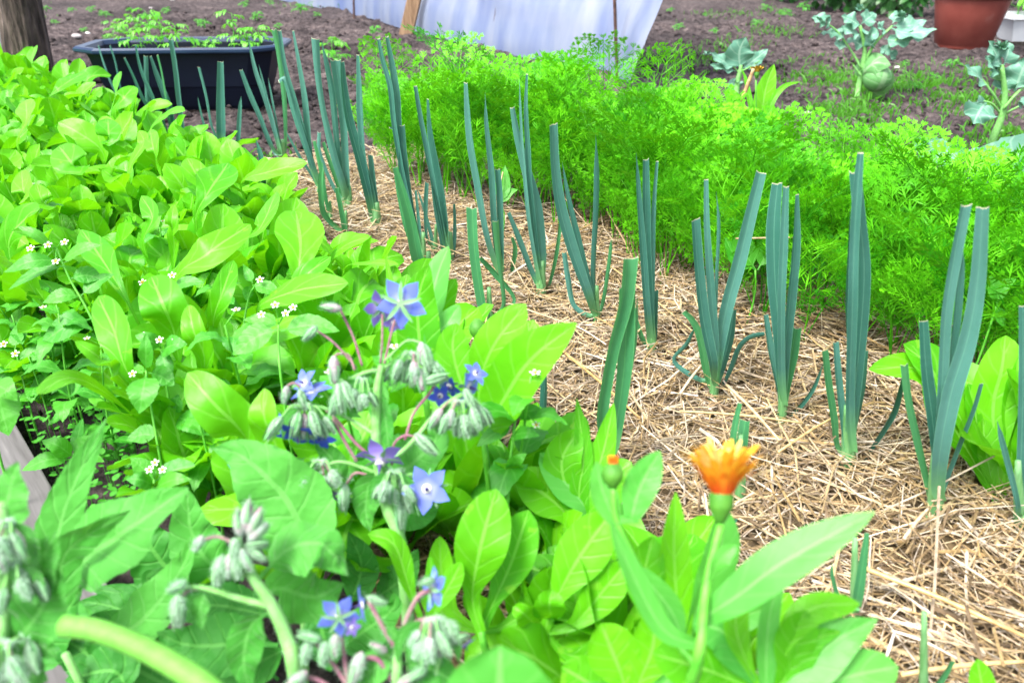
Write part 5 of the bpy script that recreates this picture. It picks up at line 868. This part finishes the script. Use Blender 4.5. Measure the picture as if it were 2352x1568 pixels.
# ------------------------------------------------------------------ cabbage family plants
def brassica(lb, base, Y, trunk, stems, leaves, clus=()):
    b = G(*base); r = empty('cabbage_plant', ground(b), lb, 'cabbage plant'); m2 = MB(); P = [b - [0, 0, .02]] + [AY(u, v, Y) for u, v in trunk]; tube(m2, P, [.013, .015, .012, .008], nseg=14, k=9); link('stem', m2.mesh('stem'), M['stem_hairy'], r, local=False)
    for pts, w_ in stems:
        m2 = MB(); tube(m2, [AY(u, v, Y + .02 * math.sin(u)) for u, v in pts], [w_, w_ * .6], nseg=10, k=6); link('branch', m2.mesh('branch'), M['stem_hairy'], r, local=False)
    k = Y / ray(*base)[1]
    for i, (pts, wp, kw) in enumerate(leaves):
        kw = dict(kw); kk = dict(pr=prof_ovate, nm=(math.sin(i * 2.1) * .4, -.6, .7), fold=.15, wave=.28, wf=2.2, serr=.10, sn=4, ns=30); kk.update(kw); mt = kk.pop('m', 'bras')
        yo = .06 * math.sin(i * 1.9)
        P = [AY(p[0], p[1], Y + yo * q / 2) for q, p in enumerate(pts)]; mb = MB(); ribbon(mb, P, 1.3 * wp * k / F, **{**dict(pr0=0), **kk} if False else dict(prof=kk.pop('pr'), nrm=kk.pop('nm'), nc=8, **kk)); link('leaf', mb.mesh('leaf'), M[mt], r, local=False)
    rr = random.Random(int(base[0]))
    for (u, v, n, rad) in clus:     # curly young tops
        m2 = MB(); c = AY(u, v, Y)
        for _ in range(n):
            a = rr.uniform(0, 6.28); e = rr.uniform(-.2, 1.3); d = np.array([math.cos(a) * math.cos(e), math.sin(a) * math.cos(e), math.sin(e)]); ribbon(m2, [c, c + d * rad * .6, c + d * rad], rad * .7, prof_ovate, np.array([-d[0], -d[1], 1]), wave=.3, fold=.3, ns=8, nc=4, serr=.1, sn=4)
        link('young_leaves', m2.mesh('young_leaves'), M['bras'], r, local=False)
Yb = G(1970, 225)[1]
brassica('largest blue green cabbage plant with a swollen round leaf hanging low on its stem', (1968, 228), Yb, [(1972, 200), (1980, 160), (1986, 110), (1975, 60)], [([(1982, 150), (2010, 100), (2050, 60)], .009), ([(1978, 160), (1960, 125), (1925, 75), (1900, 55)], .006), ([(1985, 150), (2030, 120), (2060, 90)], .006), ([(1978, 175), (1960, 150)], .005), ([(1985, 180), (2000, 160), (2005, 150)], .005)], [
    ([(1978, 60), (1950, 45), (1932, 38)], 32, {}), ([(1978, 55), (2000, 38), (2008, 30)], 30, {}), ([(1975, 80), (1950, 70), (1930, 66)], 34, {}), ([(1980, 95), (2000, 75), (2000, 60)], 32, {}), ([(1990, 110), (1960, 95), (1945, 90)], 36, {}), ([(1900, 60), (1882, 45), (1864, 42)], 26, {}), ([(1905, 65), (1898, 45), (1908, 38)], 24, {}),
    ([(1925, 85), (1900, 75), (1885, 78)], 20, {}), ([(1940, 90), (1925, 75), (1935, 65)], 20, {}), ([(2045, 65), (2075, 75), (2110, 75), (2152, 68)], 34, {}), ([(2050, 60), (2090, 60), (2128, 48)], 36, {}), ([(2050, 55), (2060, 40), (2075, 45)], 24, {}), ([(2030, 90), (2070, 95), (2100, 88)], 34, {}), ([(2035, 75), (2020, 60), (2025, 52)], 26, {}), ([(2050, 70), (2100, 85), (2130, 75)], 30, {}),
    ([(2020, 110), (2035, 118), (2030, 125)], 24, {}), ([(1990, 110), (2000, 105), (2010, 92)], 26, {}), ([(1945, 110), (1925, 100), (1922, 92)], 18, {}), ([(2040, 125), (2052, 128), (2050, 140)], 22, {}), ([(1985, 195), (2000, 160), (2030, 145), (2046, 150)], 84, dict(m='brascup', wave=.02, nm=(-.3, -.9, .5), fold=-.5, serr=.02, pr=lambda t: math.sin(math.pi * min(.97, t + .03)) ** .6)),
    ([(1983, 200), (2005, 208), (2035, 200), (2048, 165)], 56, dict(m='brascup', wave=.02, nm=(.1, -.95, -.2), fold=-.4, serr=.02, pr=lambda t: math.sin(math.pi * min(.97, t + .03)) ** .6))], [(1972, 22, 16, .03), (2068, 40, 18, .035), (1880, 50, 8, .03), (2010, 85, 10, .03)]) if False else None
M['brascup'] = leafmat('cabbage_cup_leaf', (.07, .24, .06), (.12, .32, .10), (.26, .44, .22), rough=.5, trans=.2, veins=4, vstr=.7, bump=.6)
def ball(parent, c, r_, mt, name):
    m2 = MB(); ellipsoid(m2, c, (0.2, 0, 1), r_ * 1.9, r_, n=16, k=22, shape=lambda t: math.sqrt(max(.01, 1 - (2 * t - 1) ** 2)), jit=.03); return link(name, m2.mesh(name), mt, parent, local=False)
L1 = [([(1978, 60), (1950, 45), (1932, 38)], 32, {}), ([(1978, 55), (2000, 38), (2008, 30)], 30, {}), ([(1975, 80), (1950, 70), (1930, 66)], 34, {}), ([(1980, 95), (2000, 75), (2000, 60)], 32, {}), ([(1990, 110), (1960, 95), (1945, 90)], 36, {}), ([(1900, 60), (1882, 45), (1864, 42)], 26, {}), ([(1905, 65), (1898, 45), (1908, 38)], 24, {}),
    ([(1925, 85), (1900, 75), (1885, 78)], 20, {}), ([(1940, 90), (1925, 75), (1935, 65)], 20, {}), ([(2045, 65), (2075, 75), (2110, 75), (2152, 68)], 34, {}), ([(2050, 60), (2090, 60), (2128, 48)], 36, {}), ([(2050, 55), (2060, 40), (2075, 45)], 24, {}), ([(2030, 90), (2070, 95), (2100, 88)], 34, {}), ([(2035, 75), (2020, 60), (2025, 52)], 26, {}), ([(2050, 70), (2100, 85), (2130, 75)], 30, {}),
    ([(2020, 110), (2035, 118), (2030, 125)], 24, {}), ([(1990, 110), (2000, 105), (2010, 92)], 26, {}), ([(1945, 110), (1925, 100), (1922, 92)], 18, {}), ([(2040, 125), (2052, 128), (2050, 140)], 22, {}),
    ([(1985, 190), (1985, 165), (2010, 145), (2046, 150)], 56, dict(m='brascup', wave=.04, nm=(-.6, -.7, .5), fold=-.3, serr=.02)), ([(1985, 195), (2010, 212), (2040, 195), (2048, 160)], 40, dict(m='brascup', wave=.04, nm=(.1, -.9, -.3), fold=-.3, serr=.02))]
brassica('largest blue green cabbage plant with a swollen round leaf hanging low on its stem', (1968, 228), Yb, [(1972, 200), (1980, 160), (1986, 110), (1975, 60)], [([(1982, 150), (2010, 100), (2050, 60)], .009), ([(1978, 160), (1960, 125), (1925, 75), (1900, 55)], .006), ([(1985, 150), (2030, 120), (2060, 90)], .006), ([(1978, 175), (1960, 150)], .005), ([(1985, 180), (2000, 160), (2005, 150)], .005)], L1, [(1972, 22, 16, .03), (2068, 40, 18, .035), (1880, 50, 8, .03), (2010, 85, 10, .03)])
ball(bpy.data.objects[[o.name for o in bpy.data.objects if o.name.startswith('cabbage_plant')][-1]], AY(2014, 180, Yb - .02), .072, M['brascup'], 'cupped_leaf')
Ys = G(1690, 235)[1]
brassica('small cabbage plant with one upright jagged leaf left of the largest cabbage', (1692, 238), Ys, [(1692, 200), (1700, 165), (1702, 150)], [([(1700, 170), (1680, 150), (1650, 135)], .004), ([(1702, 165), (1730, 150), (1745, 140)], .004)], [([(1700, 160), (1698, 120), (1712, 86)], 56, dict(nm=(.1, -.95, .3), wave=.12)), ([(1702, 160), (1730, 140), (1764, 113)], 28, {}), ([(1690, 155), (1660, 140), (1632, 122)], 26, {}), ([(1690, 165), (1665, 155), (1630, 150)], 22, {}), ([(1680, 150), (1670, 135), (1660, 126)], 26, {}), ([(1695, 215), (1685, 190), (1690, 180)], 30, {})], [(1625, 126, 5, .03)])
Yr = G(2275, 352)[1]
brassica('cabbage plant at the right edge on a long bare leaning stem', (2272, 352), Yr, [(2280, 320), (2300, 270), (2308, 220), (2300, 150)], [([(2302, 255), (2280, 215), (2250, 175)], .006), ([(2305, 250), (2335, 215), (2352, 200)], .006), ([(2300, 265), (2330, 250), (2360, 235)], .005), ([(2300, 265), (2280, 240), (2260, 232)], .005)], [
    ([(2300, 160), (2285, 120), (2270, 95)], 40, {}), ([(2305, 150), (2315, 120), (2318, 98)], 40, {}), ([(2295, 170), (2275, 145), (2262, 135)], 40, {}), ([(2270, 200), (2240, 170), (2215, 150)], 32, {}), ([(2305, 200), (2300, 180), (2322, 160)], 50, dict(m='brascup')), ([(2330, 210), (2345, 170), (2360, 130)], 60, {}), ([(2265, 235), (2250, 255), (2235, 285)], 60, {}), ([(2262, 235), (2245, 240), (2228, 250)], 44, {}), ([(2300, 215), (2310, 190), (2335, 175)], 40, {}), ([(2340, 240), (2360, 230), (2380, 240)], 40, {})], [(2298, 110, 14, .035), (2285, 160, 8, .03)])
p = G(2352, 440); Yq = p[1]
brassica('low cabbage plant with two broad pale leaves at the right edge above the carrots', (2345, 450), Yq, [(2345, 440), (2340, 420)], [], [([(2325, 450), (2310, 400), (2355, 330), (2375, 310)], 130, dict(wave=.05, nm=(-.3, -.9, .4))), ([(2300, 420), (2270, 360), (2215, 350)], 50, dict(wave=.1, nm=(0, -.5, .9))), ([(2340, 430), (2380, 380), (2400, 340)], 80, {})])
brassica('young cabbage hidden among the carrots with a few blue green leaves showing', (2130, 420), G(2120, 390)[1], [(2130, 380), (2130, 350)], [], [([(2130, 360), (2115, 340), (2100, 318)], 44, dict(wave=.1)), ([(2130, 350), (2150, 335), (2175, 320)], 30, {}), ([(2130, 370), (2190, 350), (2200, 325)], 44, {})])
# ------------------------------------------------------------------ plastic tunnel, stake and rods
def filmmat():
    m, n, l, P = mat('plastic_film'); tc = n.new('ShaderNodeTexCoord'); mp = n.new('ShaderNodeMapping'); mp.inputs['Scale'].default_value = (1.5, 1.5, .35); l.new(tc.outputs['Object'], mp.inputs[0])
    ns = n.new('ShaderNodeTexNoise'); ns.inputs['Scale'].default_value = 3; ns.inputs['Detail'].default_value = 5; l.new(mp.outputs[0], ns.inputs[0]); r = ramp(n, [(.17, .25, .56), (.32, .40, .62), (.50, .56, .68)], [.3, .5, .7]); l.new(ns.outputs[0], r.inputs[0]); l.new(r.outputs[0], P.inputs['Base Color']); P.inputs['Roughness'].default_value = .28; P.inputs['Specular IOR Level'].default_value = .5
    b = n.new('ShaderNodeBump'); b.inputs['Strength'].default_value = .35; b.inputs['Distance'].default_value = .03; l.new(ns.outputs[0], b.inputs['Height']); l.new(b.outputs[0], P.inputs['Normal'])
    t = n.new('ShaderNodeBsdfTranslucent'); t.inputs[0].default_value = (.5, .53, .62, 1); a = n.new('ShaderNodeMixShader'); a.inputs[0].default_value = .45; l.new(P.outputs[0], a.inputs[1]); l.new(t.outputs[0], a.inputs[2])
    tr = n.new('ShaderNodeBsdfTransparent'); tr.inputs[0].default_value = (.75, .8, .95, 1); c = n.new('ShaderNodeMixShader'); c.inputs[0].default_value = .30; l.new(a.outputs[0], c.inputs[1]); l.new(tr.outputs[0], c.inputs[2]); l.new(c.outputs[0], n['Material Output'].inputs[0]); return m
M['film'] = filmmat()
line = [G(1447, 182), G(1400, 163), G(1300, 143), G(1100, 104), G(930, 62), G(812, 30), G(640, -4)]
LP = catmull(line, 130); nd = []
root = empty('plastic_tunnel', LP[0] * [1, 1, 0], 'long low tunnel of translucent bluish white plastic film behind the carrots', 'plastic tunnel')
m2 = MB(); V = []; nz = 34
for i, p in enumerate(LP):
    f = i / 129; T = norm(LP[min(129, i + 1)] - LP[max(0, i - 1)]); out = norm(np.cross(T, [0, 0, 1])); out = -out if out[1] < 0 else out      # away from the camera
    for j in range(nz + 1):
        h = j / nz * 1.25; a = h / 1.0; x = .75 * (1 - math.cos(min(1.57, a * 1.2))); z = 1.0 * math.sin(min(1.45, a * 1.05))
        fold = .030 * noise.noise(Vector((f * 15, h * 1.3, 1))) + .008 * noise.noise(Vector((f * 55, h * 2.5, 5)));  sag = .03 * noise.noise(Vector((f * 7, h * 4, 9)))
        flare = .0 if i > 8 else (8 - i) / 8 * .12 * min(1, h / .22)
        V.append(LP[i] * [1, 1, 0] + out * (x + fold + sag) - T * flare + np.array([0, 0, z - .02]))
m2.add(V, [(i * (nz + 1) + j, i * (nz + 1) + j + 1, (i + 1) * (nz + 1) + j + 1, (i + 1) * (nz + 1) + j) for i in range(129) for j in range(nz)])
link('film', m2.mesh('film'), M['film'], root, local=False)
T0 = norm(LP[6] - LP[0]); out0 = norm(np.cross(T0, [0, 0, 1])); out0 = -out0 if out0[1] < 0 else out0
m2 = MB()
for q in range(7):
    i = 2 + q * 20; b0 = LP[i] * [1, 1, 0]; tube(m2, [b0 + out0 * (.02 + .75 * (1 - math.cos(t))) + np.array([0, 0, .99 * math.sin(t) - .03]) for t in (0, .4, .8, 1.2, 1.57)], .006, nseg=14, k=6)
M['rust'] = plain('rusty_steel', (.05, .025, .02), (.12, .065, .05), rough=.85, scale=40, bump=.4); link('hoops', m2.mesh('hoops'), M['rust'], root, local=False)
# earth banked along the film
for (u0, v0, u1, v1, lb) in [(1405, -40, 1413, 180, 'ribbed rusty steel rod standing in front of the plastic near its right end'), (805, -60, 818, 36, 'thin rusty rod at the far left of the plastic')]:
    b0 = G(u1, v1) - [0, .12, 0]; Y = b0[1]; t0 = AY(u0, v0 - 160, Y); m2 = MB(); P = tube(m2, [b0 - [0, 0, .03], t0], .009 if u0 > 1000 else .010, nseg=60, k=8); 
    k_ = int(len(P) * 1); 
    for q in range(70): c = b0 + (t0 - b0) * q / 70; tube(m2, [c, c + (t0 - b0) / 70 * .35], .0108 if u0 > 1000 else .012, nseg=1, k=8)
    o = link('steel_rod', m2.mesh('steel_rod', smooth=False), M['rust']); tag(o, lb, 'steel rod')
M['wood'] = plain('raw_wood', (.17, .10, .055), (.34, .22, .13), rough=.85, scale=5, bump=.5, stretch=(9, 9, 1)); b0 = G(942, 66) - [0, .25, 0]; Y = b0[1]; t0 = AY(990, -170, Y - .12); ax = norm(t0 - b0); sx_ = norm(np.cross(ax, [0.15, 1, 0])); sy_ = np.cross(sx_, ax)
m2 = MB(); box(m2, (b0 + t0) / 2 - ax * .04, [.115, .05, np.linalg.norm(t0 - b0) + .1], [sx_, sy_, ax]); o = link('wooden_stake', m2.mesh('wooden_stake', smooth=False), M['wood']); tag(o, 'leaning sawn wooden stake in front of the plastic tunnel', 'stake'); bv = o.modifiers.new('b', 'BEVEL'); bv.width = .004; bv.segments = 2
# old timber post at the upper left with a white pole behind
M['bark'] = plain('weathered_post', (.018, .012, .010), (.11, .08, .07), rough=.9, scale=4.5, bump=1, dist=.05, stretch=(7, 7, 1.2), c3=(.24, .19, .175), detail=8)
b0 = G(78, 200); Y = b0[1]; t0 = AY(5, -220, Y); m2 = MB(); P = catmull([b0 - [0, 0, .05], b0 * .6 + t0 * .4, t0], 24); V = []
for i, p in enumerate(P):
    for j in range(72):
        a = j / 72 * 6.283; rad = (.118 - .02 * i / 24) * (1 + .05 * noise.noise(Vector((math.cos(a) * 14, math.sin(a) * 14, i * .16))) + .16 * noise.noise(Vector((math.cos(a) * 1.6, math.sin(a) * 1.6, i * .09))) + .07 * noise.noise(Vector((math.cos(a) * 6, math.sin(a) * 6, i * .12)))); V.append(p + np.array([rad * math.cos(a), rad * math.sin(a), 0]))
m2.add(V, [(i * 72 + j, i * 72 + (j + 1) % 72, (i + 1) * 72 + (j + 1) % 72, (i + 1) * 72 + j) for i in range(23) for j in range(72)]); o = link('timber_post', m2.mesh('timber_post'), M['bark']); tag(o, 'thick dark weathered timber post leaning at the upper left corner', 'post')
M['whitepl'] = plain('white_plastic', (.55, .58, .62), (.62, .65, .68), rough=.35, scale=8, bump=.03)
m2 = MB(); b0 = G(-2, 150); tube(m2, [b0, AY(-20, -200, b0[1])], .05, nseg=8, k=16); o = link('white_pipe', m2.mesh('white_pipe'), M['whitepl']); tag(o, 'pale white pipe just showing at the left edge beside the timber post', 'pipe')
# pot, white planter
M['terra'] = plain('terracotta_plastic', (.17, .036, .028), (.22, .055, .042), rough=.45, scale=7, bump=.08, c3=(.25, .09, .075))
b0 = G(2233, 112); r = empty('flower_pot', b0 * [1, 1, 0] + [0, .16, 0], 'big terracotta coloured plant pot in the upper right corner', 'plant pot')
def lathe(mb, prof, k=48):
    V = [(rr_ * math.cos(6.283185 * j / k), rr_ * math.sin(6.283185 * j / k), z) for rr_, z in prof for j in range(k)]; mb.add(V, [(i * k + j, i * k + (j + 1) % k, (i + 1) * k + (j + 1) % k, (i + 1) * k + j) for i in range(len(prof) - 1) for j in range(k)])
m2 = MB(); lathe(m2, [(.01, -.01), (.185, -.01), (.19, 0), (.192, .02), (.198, .024), (.262, .345), (.262, .35), (.25, .35), (.2, .05)]); link('body', m2.mesh('pot_body'), M['terra'], r)
m2 = MB(); lathe(m2, [(.262, .345), (.278, .343), (.284, .35), (.292, .42), (.288, .43), (.272, .43), (.262, .36)]); link('rim', m2.mesh('pot_rim'), M['terra'], r)
m2 = MB(); lathe(m2, [(.001, .40), (.15, .41), (.268, .39)]); link('potting_soil', m2.mesh('pot_soil'), M['soil'], r)
b1 = G(2375, 92); r = empty('planter_box', b1 * [1, 1, 0], 'white plastic planter box behind the terracotta pot', 'planter')
m2 = MB(); rings(m2, [[(x * .24, y * .11, 0) for x, y in ((-1, -1), (1, -1), (1, 1), (-1, 1))], [(x * .29, y * .14, .17) for x, y in ((-1, -1), (1, -1), (1, 1), (-1, 1))], [(x * .28, y * .13, .17) for x, y in ((-1, -1), (1, -1), (1, 1), (-1, 1))], [(x * .24, y * .11, .05) for x, y in ((-1, -1), (1, -1), (1, 1), (-1, 1))]]); link('body', m2.mesh('planter_body', smooth=False), M['whitepl'], r)
m2 = MB(); rings(m2, [[(x * .29, y * .14, .165) for x, y in ((-1, -1), (1, -1), (1, 1), (-1, 1))], [(x * .31, y * .16, .165) for x, y in ((-1, -1), (1, -1), (1, 1), (-1, 1))], [(x * .31, y * .16, .20) for x, y in ((-1, -1), (1, -1), (1, 1), (-1, 1))], [(x * .285, y * .135, .20) for x, y in ((-1, -1), (1, -1), (1, 1), (-1, 1))], [(x * .28, y * .13, .16) for x, y in ((-1, -1), (1, -1), (1, 1), (-1, 1))]]); link('rim', m2.mesh('planter_rim', smooth=False), M['whitepl'], r)
for i in range(3): plant_seed(SD[i], b1 * [1, 1, 0] + [-.18 + i * .16, 0, .14], 1.8, i, 'leafy plant growing in the white planter box', 'plant', 'plants growing in the white planter', 'potted_plant')
# shaded shrubs along the top right
def shrub(u, v, w_, h_, lb, seed, lf=.05, n=520, yo=.5):
    b = G(u, v); rr = random.Random(seed); c0 = b + [0, yo, 0]; r = empty('shrub', c0 * [1, 1, 0], lb, 'shrub', None); m2 = MB()
    for i in range(n):
        q = norm(np.array([rr.gauss(0, 1), rr.gauss(0, 1), rr.gauss(0, 1)])); k = rr.uniform(.5, 1) ; p = c0 + q * k * np.array([w_, .38, h_]) + [0, 0, h_ * .85]
        if p[2] < .02: continue
        d = norm(q * .5 + np.array([rr.uniform(-1, 1), rr.uniform(-1, 1), -.5])); L = lf * rr.uniform(.6, 1.3); ribbon(m2, [p, p + d * L * .5 + [0, 0, L * .1], p + d * L], L * .65, prof_ovate, (0, -.4, 1), fold=.15, ns=6, nc=2)
    link('foliage', m2.mesh('foliage'), M['shrub'], r, local=False)
    m2 = MB()
    for i in range(7):
        a = i * .9; tube(m2, [c0 * [1, 1, 0], c0 + [math.cos(a) * w_ * .3, math.sin(a) * .15, h_ * .7], c0 + [math.cos(a) * w_ * .7, math.sin(a) * .3, h_ * 1.4]], [.012, .004], nseg=8, k=6)
    link('stems', m2.mesh('stems'), M['bark'], r, local=False)
shrub(1840, 5, .40, .42, 'dark green shrub at the top edge left of the large cabbage', 1, .10, 420)
shrub(1990, 25, .62, .46, 'dark shrub with large glossy leaves behind the large cabbage', 2, .13, 520)
shrub(2110, 45, .45, .46, 'shaded dark shrub between the large cabbage and the terracotta pot', 3, .10, 520)
shrub(2330, 20, .7, .46, 'dark shrub behind the terracotta pot and white planter', 4, .10, 520, yo=.7)
shrub(60, -12, .35, .3, 'low green shrub peeking in at the top left', 5, .08, 200)
M['stone'] = plain('pale_stone', (.30, .27, .27), (.45, .42, .42), rough=.9, scale=30, bump=.4)
for i, (u, v, s_, lb) in enumerate([(200, 70, .028, 'crumpled white scrap on the soil behind the tub'), (175, 82, .045, 'flat grey stone on the soil left of the white scrap'), (2062, 148, .03, 'grey stone in the grass left of the swollen cabbage leaf'), (345, 16, .035, 'pale stone on the soil near the top left'), (398, 6, .03, 'pale stone at the top edge above the tub'), (770, 150, .02, 'pale pebble on the soil beside the tub'), (1855, 265, .025, 'small stone in the grass above the carrots')]):
    p = G(u, v); rr_ = np.random.default_rng(i); m2 = MB(); m2.add(ICO_V * (1 + .5 * (rr_.random((12, 1)) - .5)) * s_ * [1.2, .9, .6] + [p[0], p[1], soil_h(p[0], p[1]) + s_ * .3], ICO_F)
    o = link('stone' if i else 'paper_scrap', m2.mesh('stone'), M['white'] if i == 0 else M['stone']); tag(o, lb, 'stone' if i else 'scrap', None); sb = o.modifiers.new('s', 'SUBSURF'); sb.levels = 1; sb.render_levels = 1
